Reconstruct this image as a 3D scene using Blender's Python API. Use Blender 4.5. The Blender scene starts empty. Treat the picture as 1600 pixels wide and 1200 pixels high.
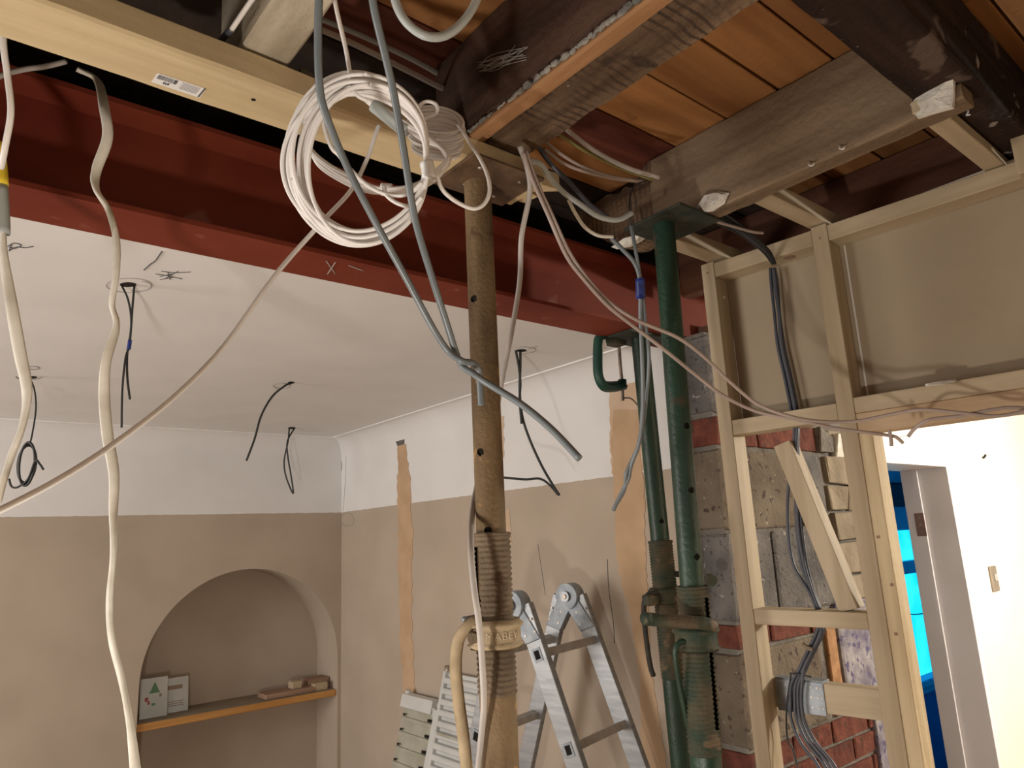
import bpy, bmesh, math, random
from mathutils import Vector, Matrix, noise
random.seed(7)
V = Vector
SC = bpy.context.scene
COL = SC.collection

# ---------------------------------------------------------------- camera
F = 1120.38
RX = V((0.7730, -0.6325, -0.0475)); UX = V((-0.0990, -0.1945, 0.9759)); FX = V((0.6265, 0.7497, 0.2132))
FX.normalize(); RX = (RX - FX * RX.dot(FX)).normalized(); UX = RX.cross(FX)
EYE = V((0, 0, 1.75))
cam = bpy.data.cameras.new('camera'); camo = bpy.data.objects.new('camera', cam); COL.objects.link(camo)
camo.matrix_world = Matrix(((RX.x, UX.x, -FX.x, EYE.x), (RX.y, UX.y, -FX.y, EYE.y), (RX.z, UX.z, -FX.z, EYE.z), (0, 0, 0, 1)))
cam.sensor_fit = 'HORIZONTAL'; cam.sensor_width = 36; cam.lens = 36 * F / 1600; cam.clip_start = 0.02
SC.camera = camo
# ---------------------------------------------------------------- world, exposure
SC.view_settings.view_transform = 'Standard'; SC.view_settings.look = 'None'
SC.view_settings.gamma = 1; SC.view_settings.use_curve_mapping = False
SC.view_settings.exposure = 0.0
w = bpy.data.worlds.new('world'); SC.world = w; w.use_nodes = True
w.node_tree.nodes['Background'].inputs[0].default_value = (0.62, 0.72, 1, 1)
w.node_tree.nodes['Background'].inputs[1].default_value = 0.25
def lamp(name, typ, loc, energy, col, size=.05, rot=None, sy=None):
    l = bpy.data.lights.new(name, typ); l.energy = energy; l.color = col
    if typ == 'AREA':
        l.size = size
        if sy: l.shape = 'RECTANGLE'; l.size_y = sy
    else: l.shadow_soft_size = size
    o = bpy.data.objects.new(name, l); COL.objects.link(o); o.location = loc
    if rot: o.rotation_euler = rot
    return o
lamp('work_lamp', 'POINT', (-.20, .58, 1.04), 42, (1, .92, .82), .05)
lamp('hall_lamp', 'POINT', (3.95, -.55, 2.2), 200, (1, .95, .86), .06)
lamp('far_room_fill_light', 'AREA', (-2.5, 2.8, 1.45), 70, (1, .95, .90), 1.5, (0, math.radians(-90), 0), 1.2)  # added soft fill for the far room, no window known there
lamp('near_room_fill_light', 'AREA', (-1.2, -2.5, 1.5), 6, (.95, .97, 1), 1.6, (math.radians(90), 0, 0), 1.2)  # added weak fill from behind the camera, not an actual window

# ---------------------------------------------------------------- pixel <-> world helpers
def ray(x, y): return RX * ((x - 800) / F) - UX * ((y - 600) / F) + FX
def on(x, y, a, c):
    v = ray(x, y); i = 'XYZ'.index(a); return EYE + v * ((c - EYE[i]) / v[i])
def dep(x, y, d): return EYE + ray(x, y) * d
def pr(p):
    v = V(p) - EYE; z = v.dot(FX); return (800 + F * v.dot(RX) / z, 600 - F * v.dot(UX) / z, z)

# ---------------------------------------------------------------- materials
def newmat(name):
    m = bpy.data.materials.new(name); m.use_nodes = True
    return m, m.node_tree.nodes, m.node_tree.links, m.node_tree.nodes['Principled BSDF']
def ramp(N, stops):
    r = N.new('ShaderNodeValToRGB'); e = r.color_ramp.elements
    while len(e) < len(stops): e.new(.5)
    for el, (p, c) in zip(e, stops): el.position = p; el.color = (*c, 1)
    return r
def surf(name, c1, c2=None, scale=(6, 6, 6), rough=.6, metal=0, bump=.1, bscale=60, spots=None, detail=6, spec=.4, lo=.35, hi=.65, dist=0, rnd=0):
    """two colours mixed by noise, optional spots [(colour, scale, threshold), ...]"""
    m, N, L, B = newmat(name)
    tc = N.new('ShaderNodeTexCoord'); mp = N.new('ShaderNodeMapping'); mp.inputs['Scale'].default_value = scale
    L.new(tc.outputs['Object'], mp.inputs[0])
    n = N.new('ShaderNodeTexNoise'); n.inputs['Scale'].default_value = 1; n.inputs['Detail'].default_value = detail
    n.inputs['Distortion'].default_value = dist; L.new(mp.outputs[0], n.inputs[0])
    r = ramp(N, [(lo, c1), (hi, c2 or c1)]); L.new(n.outputs[0], r.inputs[0]); out = r.outputs[0]
    for k, (c, s, t) in enumerate(spots or []):
        n2 = N.new('ShaderNodeTexNoise'); n2.inputs['Scale'].default_value = s; n2.inputs['Detail'].default_value = 3
        mp2 = N.new('ShaderNodeMapping'); mp2.inputs['Location'].default_value = (3.1 * k, 1.7, .3); L.new(tc.outputs['Object'], mp2.inputs[0]); L.new(mp2.outputs[0], n2.inputs[0])
        r2 = ramp(N, [(t, (0, 0, 0)), (t + .04, (1, 1, 1))]); L.new(n2.outputs[0], r2.inputs[0])
        mx = N.new('ShaderNodeMix'); mx.data_type = 'RGBA'; L.new(r2.outputs[0], mx.inputs[0]); L.new(out, mx.inputs[6]); mx.inputs[7].default_value = (*c, 1); out = mx.outputs[2]
    if rnd:
        oi = N.new('ShaderNodeObjectInfo'); hs = N.new('ShaderNodeHueSaturation'); mr = N.new('ShaderNodeMapRange')
        mr.inputs[3].default_value = 1 - rnd; mr.inputs[4].default_value = 1 + rnd
        L.new(oi.outputs['Random'], mr.inputs[0]); L.new(mr.outputs[0], hs.inputs['Value']); L.new(out, hs.inputs['Color']); out = hs.outputs[0]
    L.new(out, B.inputs['Base Color'])
    B.inputs['Roughness'].default_value = rough; B.inputs['Metallic'].default_value = metal; B.inputs['Specular IOR Level'].default_value = spec
    if bump:
        n3 = N.new('ShaderNodeTexNoise'); n3.inputs['Scale'].default_value = bscale; n3.inputs['Detail'].default_value = 4
        L.new(tc.outputs['Object'], n3.inputs[0])
        b = N.new('ShaderNodeBump'); b.inputs['Strength'].default_value = bump; b.inputs['Distance'].default_value = .01
        ad = N.new('ShaderNodeMath'); L.new(n3.outputs[0], ad.inputs[0]); L.new(n.outputs[0], ad.inputs[1])
        L.new(ad.outputs[0], b.inputs['Height']); L.new(b.outputs[0], B.inputs['Normal'])
    return m
def wood(name, c1, c2, axis, across=38, along=2.2, **k):
    s = [across] * 3; s['XYZ'.index(axis)] = along
    return surf(name, c1, c2, scale=s, **k)
PINE = ((.40, .315, .205), (.52, .425, .295))
M = {}
for a in 'XYZ':
    M['pine' + a] = wood('new_pine_' + a, *PINE, a, rough=.65, bump=.08, spots=[((.36, .22, .10), 9, .76)], lo=.3, hi=.7)
M['bearer'] = wood('bearer_pine', (.52, .405, .235), (.66, .53, .33), 'X', rough=.65, bump=.08, spots=[((.36, .22, .10), 9, .76)], lo=.3, hi=.7)
M['pineD'] = wood('hall_lit_bark_pine', (.42, .30, .17), (.70, .58, .38), 'Z', rough=.75, bump=.2, lo=.25, hi=.7)  # bark-edged stud, colour lightened to carry hall light on its side
M['headr'] = wood('header_pine', (.42, .285, .17), (.53, .39, .25), 'Y', rough=.65, bump=.08)
M['oldY'] = wood('old_joist_brown', (.08, .046, .026), (.21, .14, .085), 'Y', across=26, rough=.9, bump=.5, bscale=90, spots=[((.55, .5, .44), 26, .74), ((.05, .03, .02), 14, .66)])
def sawmarks(m):
    N, L = m.node_tree.nodes, m.node_tree.links; B = N['Principled BSDF']
    src = B.inputs['Base Color'].links[0].from_socket
    tc = N.new('ShaderNodeTexCoord'); wv = N.new('ShaderNodeTexWave'); wv.bands_direction = 'Y'; wv.inputs['Scale'].default_value = 21; wv.inputs['Distortion'].default_value = 3.5; wv.inputs['Detail'].default_value = 3
    L.new(tc.outputs['Object'], wv.inputs[0]); n = N.new('ShaderNodeTexNoise'); n.inputs['Scale'].default_value = 11; L.new(tc.outputs['Object'], n.inputs[0])
    a = ramp(N, [(.62, (0, 0, 0)), (.85, (.8, .8, .8))]); L.new(wv.outputs[0], a.inputs[0]); b = ramp(N, [(.42, (0, 0, 0)), (.6, (1, 1, 1))]); L.new(n.outputs[0], b.inputs[0])
    mu = N.new('ShaderNodeMath'); mu.operation = 'MULTIPLY'; L.new(a.outputs[0], mu.inputs[0]); L.new(b.outputs[0], mu.inputs[1])
    mx = N.new('ShaderNodeMix'); mx.data_type = 'RGBA'; L.new(mu.outputs[0], mx.inputs[0]); L.new(src, mx.inputs[6]); mx.inputs[7].default_value = (.035, .02, .013, 1)
    L.new(mx.outputs[2], B.inputs['Base Color'])
sawmarks(M['oldY'])
M['oldJ4'] = wood('old_joist_grey_brown', (.15, .10, .060), (.27, .195, .125), 'Y', across=22, rough=.9, bump=.35, bscale=70, spots=[((.09, .055, .035), 11, .69)])
M['oldDk'] = wood('dark_brown_joist', (.045, .024, .017), (.11, .06, .04), 'Y', across=20, rough=.85, bump=.4, spots=[((.42, .40, .37), 17, .76)])  # deep brown grain with pale specks
M['trim'] = wood('dark_trimmer', (.016, .010, .008), (.045, .026, .020), 'X', across=24, rough=.95, bump=.5, spec=.15, spots=[((.30, .28, .26), 24, .67), ((.12, .085, .07), 9, .62)])
M['grey0'] = wood('plastered_joist', (.27, .22, .15), (.52, .46, .36), 'Y', across=16, rough=.95, bump=.4)
M['lath'] = wood('orange_lath', (.26, .13, .055), (.40, .215, .10), 'Y', rough=.8, bump=.2, spots=[((.2, .1, .04), 16, .68)])
M['red5'] = wood('reddish_joist', (.10, .042, .026), (.19, .085, .052), 'Y', across=18, rough=.85, bump=.3)
M['board'] = wood('orange_floorboard', (.24, .10, .032), (.42, .20, .072), 'X', across=16, along=1.2, rough=.6, bump=.12, spots=[((.16, .07, .025), 7, .69)], rnd=.16)
M['boardR'] = wood('dark_red_board', (.10, .025, .018), (.17, .05, .03), 'X', rough=.6, bump=.2, rnd=.2)
M['boardK'] = surf('shade_dark_board', (.012, .009, .008), (.04, .025, .018), scale=(10, 10, 10), rough=.9, bump=.3)  # shade of the ceiling cavity put into the board colour
M['plateR'] = surf('rusty_head_plate', (.06, .032, .016), (.13, .075, .04), scale=(20, 20, 20), rough=.7, bump=.2)
M['boardW'] = wood('limed_board', (.36, .18, .075), (.50, .28, .13), 'X', rough=.7, bump=.2, spots=[((.42, .40, .32), 6, .62)], rnd=.1)
M['dust'] = surf('cavity_rubble', (.05, .045, .035), (.16, .14, .10), scale=(20, 20, 20), rough=1, bump=.8, bscale=30)
M['red'] = surf('red_oxide_steel', (.14, .022, .011), (.20, .040, .019), scale=(3, 3, 3), rough=.7, bump=.05, spots=[((.24, .08, .055), 7, .70)], spec=.2)
M['rust'] = surf('rusty_prop', (.105, .066, .032), (.235, .16, .085), scale=(16, 16, 5), rough=.8, bump=.3, bscale=140, spots=[((.09, .05, .025), 10, .62), ((.42, .24, .09), 13, .66)], metal=.1)
M['rustT'] = surf('muddy_thread', (.105, .075, .047), (.20, .145, .095), scale=(14, 14, 10), rough=.85, bump=.3, bscale=160, spots=[((.09, .05, .03), 12, .64)])
M['ochre'] = surf('ochre_collar', (.28, .21, .125), (.42, .33, .21), scale=(20, 20, 20), rough=.75, bump=.2, spots=[((.25, .14, .06), 13, .63)])
M['ochreL'] = surf('worn_lettering', (.44, .36, .25), (.52, .44, .32), rough=.7)
M['green'] = surf('green_prop_paint', (.010, .030, .018), (.018, .054, .031), scale=(14, 14, 4), rough=.42, bump=.15, bscale=120, spots=[((.055, .040, .024), 8, .62), ((.03, .06, .045), 30, .68)], spec=.5)
M['greenD'] = surf('dark_green_rust', (.025, .045, .028), (.10, .075, .045), scale=(18, 18, 18), rough=.75, bump=.3, bscale=150, spots=[((.14, .10, .06), 16, .6)])
M['plateG'] = surf('dark_head_plate', (.012, .022, .016), (.045, .045, .03), scale=(18, 18, 18), rough=.7, bump=.2)
M['black'] = surf('black_steel', (.015, .015, .014), (.04, .038, .032), scale=(20, 20, 20), rough=.6)
M['clamp'] = surf('clamp_green', (.008, .045, .035), (.018, .07, .05), scale=(10, 10, 10), rough=.5, spots=[((.5, .5, .48), 22, .76)])
M['galv'] = surf('galvanised', (.22, .25, .28), (.34, .37, .40), scale=(30, 30, 30), rough=.5, metal=.4, bump=.05)
M['alu'] = surf('aluminium', (.26, .27, .28), (.34, .35, .36), scale=(8, 8, 60), rough=.42, metal=.6, bump=.03)
M['aluD'] = surf('dull_rung', (.40, .37, .34), (.50, .47, .43), scale=(30, 30, 30), rough=.5, metal=.5, bump=.03)
M['screw'] = surf('steel_screw', (.30, .24, .19), (.5, .44, .38), scale=(30, 30, 30), rough=.4, metal=.7)
M['white'] = surf('white_pvc', (.80, .77, .75), (.86, .84, .82), scale=(9, 9, 9), rough=.38, bump=0)
M['cream'] = surf('grubby_cream_pvc', (.56, .52, .44), (.82, .79, .71), scale=(7, 7, 14), rough=.5, bump=.05, spots=[((.34, .31, .24), 9, .66)])
M['pink'] = surf('dusty_grey_pvc', (.36, .33, .31), (.50, .46, .43), scale=(9, 9, 9), rough=.5, bump=0)
M['pinky'] = surf('dusty_pink_grey_pvc', (.36, .29, .26), (.47, .39, .355), scale=(9, 9, 9), rough=.5, bump=0)
M['grey'] = surf('grey_pvc', (.13, .155, .17), (.19, .22, .24), scale=(9, 9, 9), rough=.35, bump=0, spec=.5)
M['lgrey'] = surf('pale_grey_pvc', (.40, .44, .44), (.50, .54, .53), scale=(9, 9, 9), rough=.38, bump=0)
M['dgrey'] = surf('slate_pvc', (.055, .058, .075), (.085, .09, .11), scale=(9, 9, 9), rough=.42, bump=0)
M['dark'] = surf('charcoal_pvc', (.018, .020, .021), (.035, .037, .038), scale=(9, 9, 9), rough=.45, bump=0)
M['tape'] = surf('white_tape', (.80, .80, .80), (.9, .9, .9), rough=.45, bump=.1)
M['yellow'] = surf('yellow_tape', (.80, .58, .03), (.85, .64, .05), rough=.4, bump=.1)
M['blue'] = surf('blue_tape', (.02, .04, .22), (.03, .06, .30), rough=.4, bump=0)
M['gy'] = surf('green_yellow_core', (.20, .24, .07), (.34, .32, .12), rough=.45, bump=0)
M['ceil'] = surf('ceiling_plasterboard', (.74, .735, .725), (.78, .775, .765), scale=(4, 4, 4), rough=.92, bump=.03, bscale=220)
M['filler'] = surf('orange_filler', (.49, .335, .205), (.56, .39, .25), scale=(9, 9, 9), rough=.95, bump=.15)
M['fillerP'] = surf('pale_filler', (.58, .42, .29), (.64, .49, .36), scale=(9, 9, 9), rough=.95, bump=.1)
M['pencil'] = surf('pencil_line', (.10, .10, .11), rough=.8, bump=0)
M['pencilL'] = surf('faint_pencil_line', (.33, .32, .31), rough=.8, bump=0)
M['panel'] = surf('tan_plasterboard_back', (.335, .27, .19), (.375, .305, .215), scale=(4, 4, 4), rough=.92, bump=.04, bscale=240)
M['panelE'] = surf('gypsum_edge', (.68, .66, .62), (.74, .72, .68), rough=.9)
M['brick'] = surf('red_brick', (.085, .023, .015), (.155, .046, .029), scale=(22, 22, 22), rough=.95, bump=.6, bscale=60, spots=[((.07, .035, .025), 30, .60), ((.34, .25, .19), 24, .72)], rnd=.14)
M['block'] = surf('breeze_block', (.095, .088, .086), (.165, .152, .145), scale=(9, 9, 9), rough=1, bump=.7, bscale=80, spots=[((.06, .055, .05), 60, .62), ((.34, .32, .29), 45, .67)], rnd=.08)
M['blockT'] = surf('tan_stained_block', (.105, .082, .060), (.175, .14, .105), scale=(7, 7, 7), rough=1, bump=.7, bscale=80, spots=[((.07, .05, .04), 40, .62), ((.3, .26, .2), 50, .68)], rnd=.08)
M['creamb'] = surf('cream_brick', (.19, .15, .105), (.28, .23, .165), scale=(10, 10, 10), rough=.95, bump=.5, spots=[((.25, .18, .12), 12, .66)], rnd=.1)
M['mort'] = surf('mortar', (.12, .108, .095), (.20, .18, .155), scale=(14, 14, 14), rough=1, bump=.8, bscale=70)
M['purple'] = surf('mottled_plaster_edge', (.13, .11, .16), (.33, .31, .32), scale=(14, 14, 14), rough=.9, bump=.5, spots=[((.10, .085, .16), 40, .58)])
M['floor'] = wood('floor_planks', (.22, .14, .08), (.30, .20, .12), 'X', rough=.7)
M['nearw'] = surf('near_room_plaster', (.50, .42, .31), (.56, .47, .36), rough=.9)
M['hallw'] = surf('hall_white_paint', (.84, .79, .68), (.88, .83, .72), scale=(3, 3, 3), rough=.8, bump=.03)
M['jamb'] = surf('jamb_white_paint', (.76, .74, .76), (.80, .78, .80), scale=(5, 5, 5), rough=.55, bump=.03)
M['hinge'] = surf('old_hinge_recess', (.20, .12, .10), (.32, .2, .17), rough=.6)
M['sw'] = surf('switch_metal', (.30, .25, .20), (.42, .36, .30), rough=.4, metal=.3)
M['blueW'] = surf('blue_lit_wall', (.01, .07, .36), (.015, .09, .42), rough=.7)  # blue cast from the window film put into the wall colour
M['blueF'] = surf('blue_window_frame', (.02, .22, .62), (.03, .26, .70), rough=.5)
M['navy'] = surf('navy_blind', (.004, .012, .07), (.006, .018, .09), rough=.8)
M['shelf'] = wood('varnished_shelf', (.42, .20, .055), (.56, .29, .09), 'X', rough=.45, bump=.08)
M['shelfT'] = surf('shelf_top_grey', (.22, .18, .13), (.27, .22, .16), rough=.8)
M['offcut'] = wood('offcut_brown', (.26, .16, .11), (.36, .23, .16), 'X', rough=.8)
M['card'] = surf('card_white', (.50, .53, .52), (.60, .62, .61), rough=.7, bump=0)
M['cardg'] = surf('card_green', (.12, .26, .15), rough=.7, bump=0)
M['cardr'] = surf('card_red', (.36, .08, .09), rough=.7, bump=0)
M['cardb'] = surf('card_brown', (.30, .22, .16), rough=.7, bump=0)
M['radw'] = surf('radiator_white', (.56, .57, .56), (.66, .67, .66), rough=.5, bump=.03)
M['rado'] = surf('radiator_dusty_face', (.36, .35, .28), (.46, .45, .38), scale=(12, 12, 12), rough=.6, bump=.05)
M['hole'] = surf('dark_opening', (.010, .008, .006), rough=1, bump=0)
M['label'] = surf('sticker_white', (.78, .78, .78), rough=.5, bump=0)
M['plast'] = surf('broken_white_plaster', (.58, .55, .48), (.76, .74, .68), scale=(20, 20, 20), rough=.95, bump=.8, bscale=50, spots=[((.22, .19, .15), 28, .64)])
M['crust'] = surf('grey_plaster_crust', (.13, .13, .12), (.40, .38, .34), scale=(14, 14, 14), rough=1, bump=.6, lo=.42, hi=.66)
M['web'] = surf('cobweb', (.42, .40, .38), rough=1, bump=0)
# far room wall: tan paint below a white frieze, split at a fixed height
def wallmat():
    m, N, L, B = newmat('tan_wall_white_frieze')
    g = N.new('ShaderNodeNewGeometry'); s = N.new('ShaderNodeSeparateXYZ'); L.new(g.outputs['Position'], s.inputs[0])
    n0 = N.new('ShaderNodeTexNoise'); n0.inputs['Scale'].default_value = 30; L.new(g.outputs['Position'], n0.inputs[0])
    ma = N.new('ShaderNodeMath'); ma.operation = 'MULTIPLY_ADD'; ma.inputs[1].default_value = .006; L.new(n0.outputs[0], ma.inputs[0]); L.new(s.outputs[2], ma.inputs[2])
    gt = N.new('ShaderNodeMath'); gt.operation = 'GREATER_THAN'; gt.inputs[1].default_value = 1.967; L.new(ma.outputs[0], gt.inputs[0])
    n = N.new('ShaderNodeTexNoise'); n.inputs['Scale'].default_value = 3; n.inputs['Detail'].default_value = 6; L.new(g.outputs['Position'], n.inputs[0])
    a = ramp(N, [(.35, (.435, .36, .285)), (.65, (.49, .41, .33))]); b = ramp(N, [(.35, (.74, .735, .735)), (.65, (.79, .785, .785))])
    L.new(n.outputs[0], a.inputs[0]); L.new(n.outputs[0], b.inputs[0])
    mx = N.new('ShaderNodeMix'); mx.data_type = 'RGBA'; L.new(gt.outputs[0], mx.inputs[0]); L.new(a.outputs[0], mx.inputs[6]); L.new(b.outputs[0], mx.inputs[7])
    L.new(mx.outputs[2], B.inputs['Base Color']); B.inputs['Roughness'].default_value = .9
    n3 = N.new('ShaderNodeTexNoise'); n3.inputs['Scale'].default_value = 200; L.new(g.outputs['Position'], n3.inputs[0])
    bp = N.new('ShaderNodeBump'); bp.inputs['Strength'].default_value = .05; L.new(n3.outputs[0], bp.inputs['Height']); L.new(bp.outputs[0], B.inputs['Normal'])
    return m
M['wall'] = wallmat()
def glow(name, col, st):
    m, N, L, B = newmat(name)
    tc = N.new('ShaderNodeTexCoord'); n = N.new('ShaderNodeTexNoise'); n.inputs['Scale'].default_value = 5; n.inputs['Detail'].default_value = 4; L.new(tc.outputs['Object'], n.inputs[0])
    r = ramp(N, [(.35, col), (.7, tuple(min(1, c * 1.25 + .04) for c in col))]); L.new(n.outputs[0], r.inputs[0])
    L.new(r.outputs[0], B.inputs['Emission Color']); B.inputs['Emission Strength'].default_value = st; B.inputs['Base Color'].default_value = (*col, 1)
    return m
M['film'] = glow('daylit_blue_film', (0, .62, .93), 1.15)

# ---------------------------------------------------------------- object helpers
def link(name, me, mat, parent=None):
    if mat: me.materials.append(M[mat])
    o = bpy.data.objects.new(name, me); COL.objects.link(o)
    if parent: o.parent = parent
    return o
def tag(o, label=None, cat=None, group=None, kind=None):
    if label: o['label'] = label
    if cat: o['category'] = cat
    if group: o['group'] = group
    if kind: o['kind'] = kind
    return o
def S(o): o['kind'] = 'structure'; return o
def root(name, label, cat, group=None):
    return tag(bpy.data.objects.new(name, None), label, cat, group)
def thing(name, label, cat, group=None):
    o = root(name, label, cat, group); COL.objects.link(o); return o
def sroot(name):
    o = bpy.data.objects.new(name, None); COL.objects.link(o); return S(o)
def mesh(name, vs, fs, smooth=False):
    me = bpy.data.meshes.new(name); me.from_pydata([tuple(v) for v in vs], [], fs); me.validate(); me.update()
    bm = bmesh.new(); bm.from_mesh(me); bmesh.ops.recalc_face_normals(bm, faces=bm.faces); bm.to_mesh(me); bm.free()
    if smooth:
        for p in me.polygons: p.use_smooth = True
    return me
ID = lambda p: V(p)
P0 = V((1.593, 1.039, 0)); FD = V((.0886, -.996, 0)); FN = V((.996, .0886, 0))
def FR(p): return P0 + FD * p[0] + FN * p[1] + V((0, 0, p[2]))
def bev(me, r, seg=1):
    bm = bmesh.new(); bm.from_mesh(me)
    bmesh.ops.bevel(bm, geom=bm.edges[:], offset=r, segments=seg, affect='EDGES', profile=.6); bm.to_mesh(me); bm.free()
def boxmesh(x0, x1, y0, y1, z0, z1, T=ID, b=0, name='box'):
    vs = [T((x, y, z)) for x in (x0, x1) for y in (y0, y1) for z in (z0, z1)]
    me = mesh(name, vs, [(0, 1, 3, 2), (4, 6, 7, 5), (0, 4, 5, 1), (2, 3, 7, 6), (0, 2, 6, 4), (1, 5, 7, 3)])
    if b: bev(me, b)
    return me
def box(name, mat, x0, x1, y0, y1, z0, z1, parent=None, T=ID, b=0):
    return link(name, boxmesh(x0, x1, y0, y1, z0, z1, T, b, name), mat, parent)
def hexa(name, mat, pts, parent=None, b=0):
    """box from 8 points: 4 of one end then 4 of the other, in ring order"""
    me = mesh(name, pts, [(0, 1, 2, 3), (4, 5, 6, 7), (0, 1, 5, 4), (1, 2, 6, 5), (2, 3, 7, 6), (3, 0, 4, 7)])
    if b: bev(me, b)
    return link(name, me, mat, parent)
def rough_timber(name, mat, x0, x1, y0, y1, z0, z1, axis, jit=.003, n=40, parent=None, T=ID):
    """sawn timber with uneven arrises: lofted ring of 12 points"""
    vs, fs = [], []
    lo = {'X': x0, 'Y': y0}[axis]; hi = {'X': x1, 'Y': y1}[axis]
    a0, a1 = (y0, y1) if axis == 'X' else (x0, x1)
    c = .004
    ring = [(a0 + c, z0), ((a0 + a1) / 2, z0), (a1 - c, z0), (a1, z0 + c), (a1, (z0 + z1) / 2), (a1, z1 - c), (a1 - c, z1), ((a0 + a1) / 2, z1), (a0 + c, z1), (a0, z1 - c), (a0, (z0 + z1) / 2), (a0, z0 + c)]
    k = len(ring)
    for i in range(n + 1):
        t = lo + (hi - lo) * i / n
        for a, z in ring:
            p = V((t, a, z)) if axis == 'X' else V((a, t, z))
            d = noise.noise_vector(p * 14) * jit + noise.noise_vector(p * 45) * jit * .5
            vs.append(T(p + d))
    for i in range(n):
        for j in range(k): fs.append((i * k + j, i * k + (j + 1) % k, (i + 1) * k + (j + 1) % k, (i + 1) * k + j))
    fs.append(tuple(range(k))); fs.append(tuple(range(n * k, n * k + k)))
    return link(name, mesh(name, vs, fs), mat, parent)
def catmull(ps, n=8, extra=None):
    out = []
    P = [2 * ps[0] - ps[1]] + list(ps) + [2 * ps[-1] - ps[-2]]
    for i in range(1, len(P) - 2):
        a, b, c, d = P[i - 1:i + 3]
        for k in range(n):
            t = k / n
            out.append(.5 * ((2 * b) + (c - a) * t + (2 * a - 5 * b + 4 * c - d) * t * t + (3 * b - a - 3 * c + d) * t ** 3))
    out.append(ps[-1].copy()); return out
def tubemesh(ps, r, seg=10, r2=None, twist=0, tw0=0, up=None, name='tube', closed=False):
    """r across, r2 the other way; twist in radians over the whole length"""
    vs, fs = [], []; n = len(ps); N0 = None
    for i, p in enumerate(ps):
        t = (ps[min(i + 1, n - 1)] - ps[max(i - 1, 0)])
        if t.length < 1e-9: t = V((0, 0, 1))
        t.normalize()
        if N0 is None:
            ref = up or (RX if abs(t.dot(RX)) < .9 else UX)
            N0 = (ref - t * ref.dot(t)).normalized()
        else:
            N0 = (N0 - t * N0.dot(t)).normalized()
        B0 = t.cross(N0)
        tw = tw0 + (twist(i / (n - 1)) if callable(twist) else twist * i / (n - 1))
        rr = r(i / (n - 1)) if callable(r) else r
        r22 = r2 if r2 else rr
        for j in range(seg):
            a = 2 * math.pi * j / seg; x, y = math.cos(a) * rr, math.sin(a) * r22
            vs.append(p + N0 * (x * math.cos(tw) - y * math.sin(tw)) + B0 * (x * math.sin(tw) + y * math.cos(tw)))
    for i in range(n - 1):
        for j in range(seg): fs.append((i * seg + j, i * seg + (j + 1) % seg, (i + 1) * seg + (j + 1) % seg, (i + 1) * seg + j))
    fs.append(tuple(range(seg))); fs.append(tuple(range((n - 1) * seg, n * seg)))
    return mesh(name, vs, fs, True)
def tube(name, mat, ps, r, parent=None, n=8, **k):
    return link(name, tubemesh(catmull([V(p) for p in ps], n), r, name=name, **k), mat, parent)
def merge(name, mat, meshes, parent=None):
    bm = bmesh.new()
    for m in meshes: bm.from_mesh(m)
    me = bpy.data.meshes.new(name); bm.to_mesh(me); bm.free()
    for m in meshes: bpy.data.meshes.remove(m)
    return link(name, me, mat, parent)
def D(*pts): return [dep(x, y, d) for x, y, d in pts]
def PY(Y, *pts): return [on(x, y, 'Y', Y) for x, y in pts]
def disc(c, axis, r, h, seg=20, name='disc', r1=None):
    """cylinder of height h about axis vector from c"""
    axis = V(axis).normalized(); a = axis.orthogonal().normalized(); b = axis.cross(a)
    r1 = r if r1 is None else r1
    vs = [V(c) + (a * math.cos(t) + b * math.sin(t)) * r for t in [2 * math.pi * i / seg for i in range(seg)]] + \
         [V(c) + axis * h + (a * math.cos(t) + b * math.sin(t)) * r1 for t in [2 * math.pi * i / seg for i in range(seg)]]
    fs = [(i, (i + 1) % seg, seg + (i + 1) % seg, seg + i) for i in range(seg)] + [tuple(range(seg)), tuple(range(seg, 2 * seg))]
    me = mesh(name, vs, fs)
    for p in me.polygons:
        if len(p.vertices) == 4: p.use_smooth = True
    return me

# ================================================================ THE SETTING
S(box('floor', 'floor', -2.6, 9, -2.6, 4.4, -.1, 0))
S(box('wall_left', 'nearw', -2.7, -2.6, -2.6, 4.4, 0, 2.65))
S(box('wall_near', 'nearw', -2.6, 2.0, -2.7, -2.6, 0, 2.65))
XR, YB, ZC = 1.98, 4.02, 2.40
S(box('ceiling', 'ceil', -2.6, 1.89, 1.458, YB - .09, ZC, ZC + .015))
# coved cornice: quarter curve between the ceiling and both walls
def cove(name, pts_fn, corner, n=16):
    vs, fs = [], []
    for e in (0, 1):
        for i in range(n + 1): vs.append(pts_fn(e, i / n))
    k = n + 1
    for i in range(n): fs.append((i, i + 1, k + i + 1, k + i))
    me = mesh(name, vs, fs); n0 = 0
    for p in me.polygons[:n]: p.use_smooth = True
    return S(link(name, me, 'wall'))
def cc(t):   # (distance from wall, drop)
    a = t * math.pi / 2; return (.105 * (1 - math.sin(a)), .125 * (1 - math.cos(a)))
cove('trim_1', lambda e, t: V((XR - cc(t)[0], [1.458, YB - cc(t)[0]][e], ZC - .0005 - cc(t)[1])), lambda e: V((XR, [1.458, YB][e], ZC - .0005)))
cove('trim_2', lambda e, t: V(([-2.6, XR - cc(t)[0]][e], YB - cc(t)[0], ZC - .0005 - cc(t)[1])), lambda e: V(([-2.6, XR][e], YB, ZC - .0005)))
S(link('trim_3', merge('t', None, [boxmesh(XR - .112, XR - .104, 1.458, YB - .108, ZC - .006, ZC - .0005), boxmesh(-2.6, XR - .104, YB - .112, YB - .104, ZC - .006, ZC - .0005)]).data, 'tape'))
bpy.data.objects.remove(bpy.data.objects['t'])
S(box('wall_right', 'wall', XR, XR + .12, 1.335, YB + .4, 0, ZC + .02))
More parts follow.
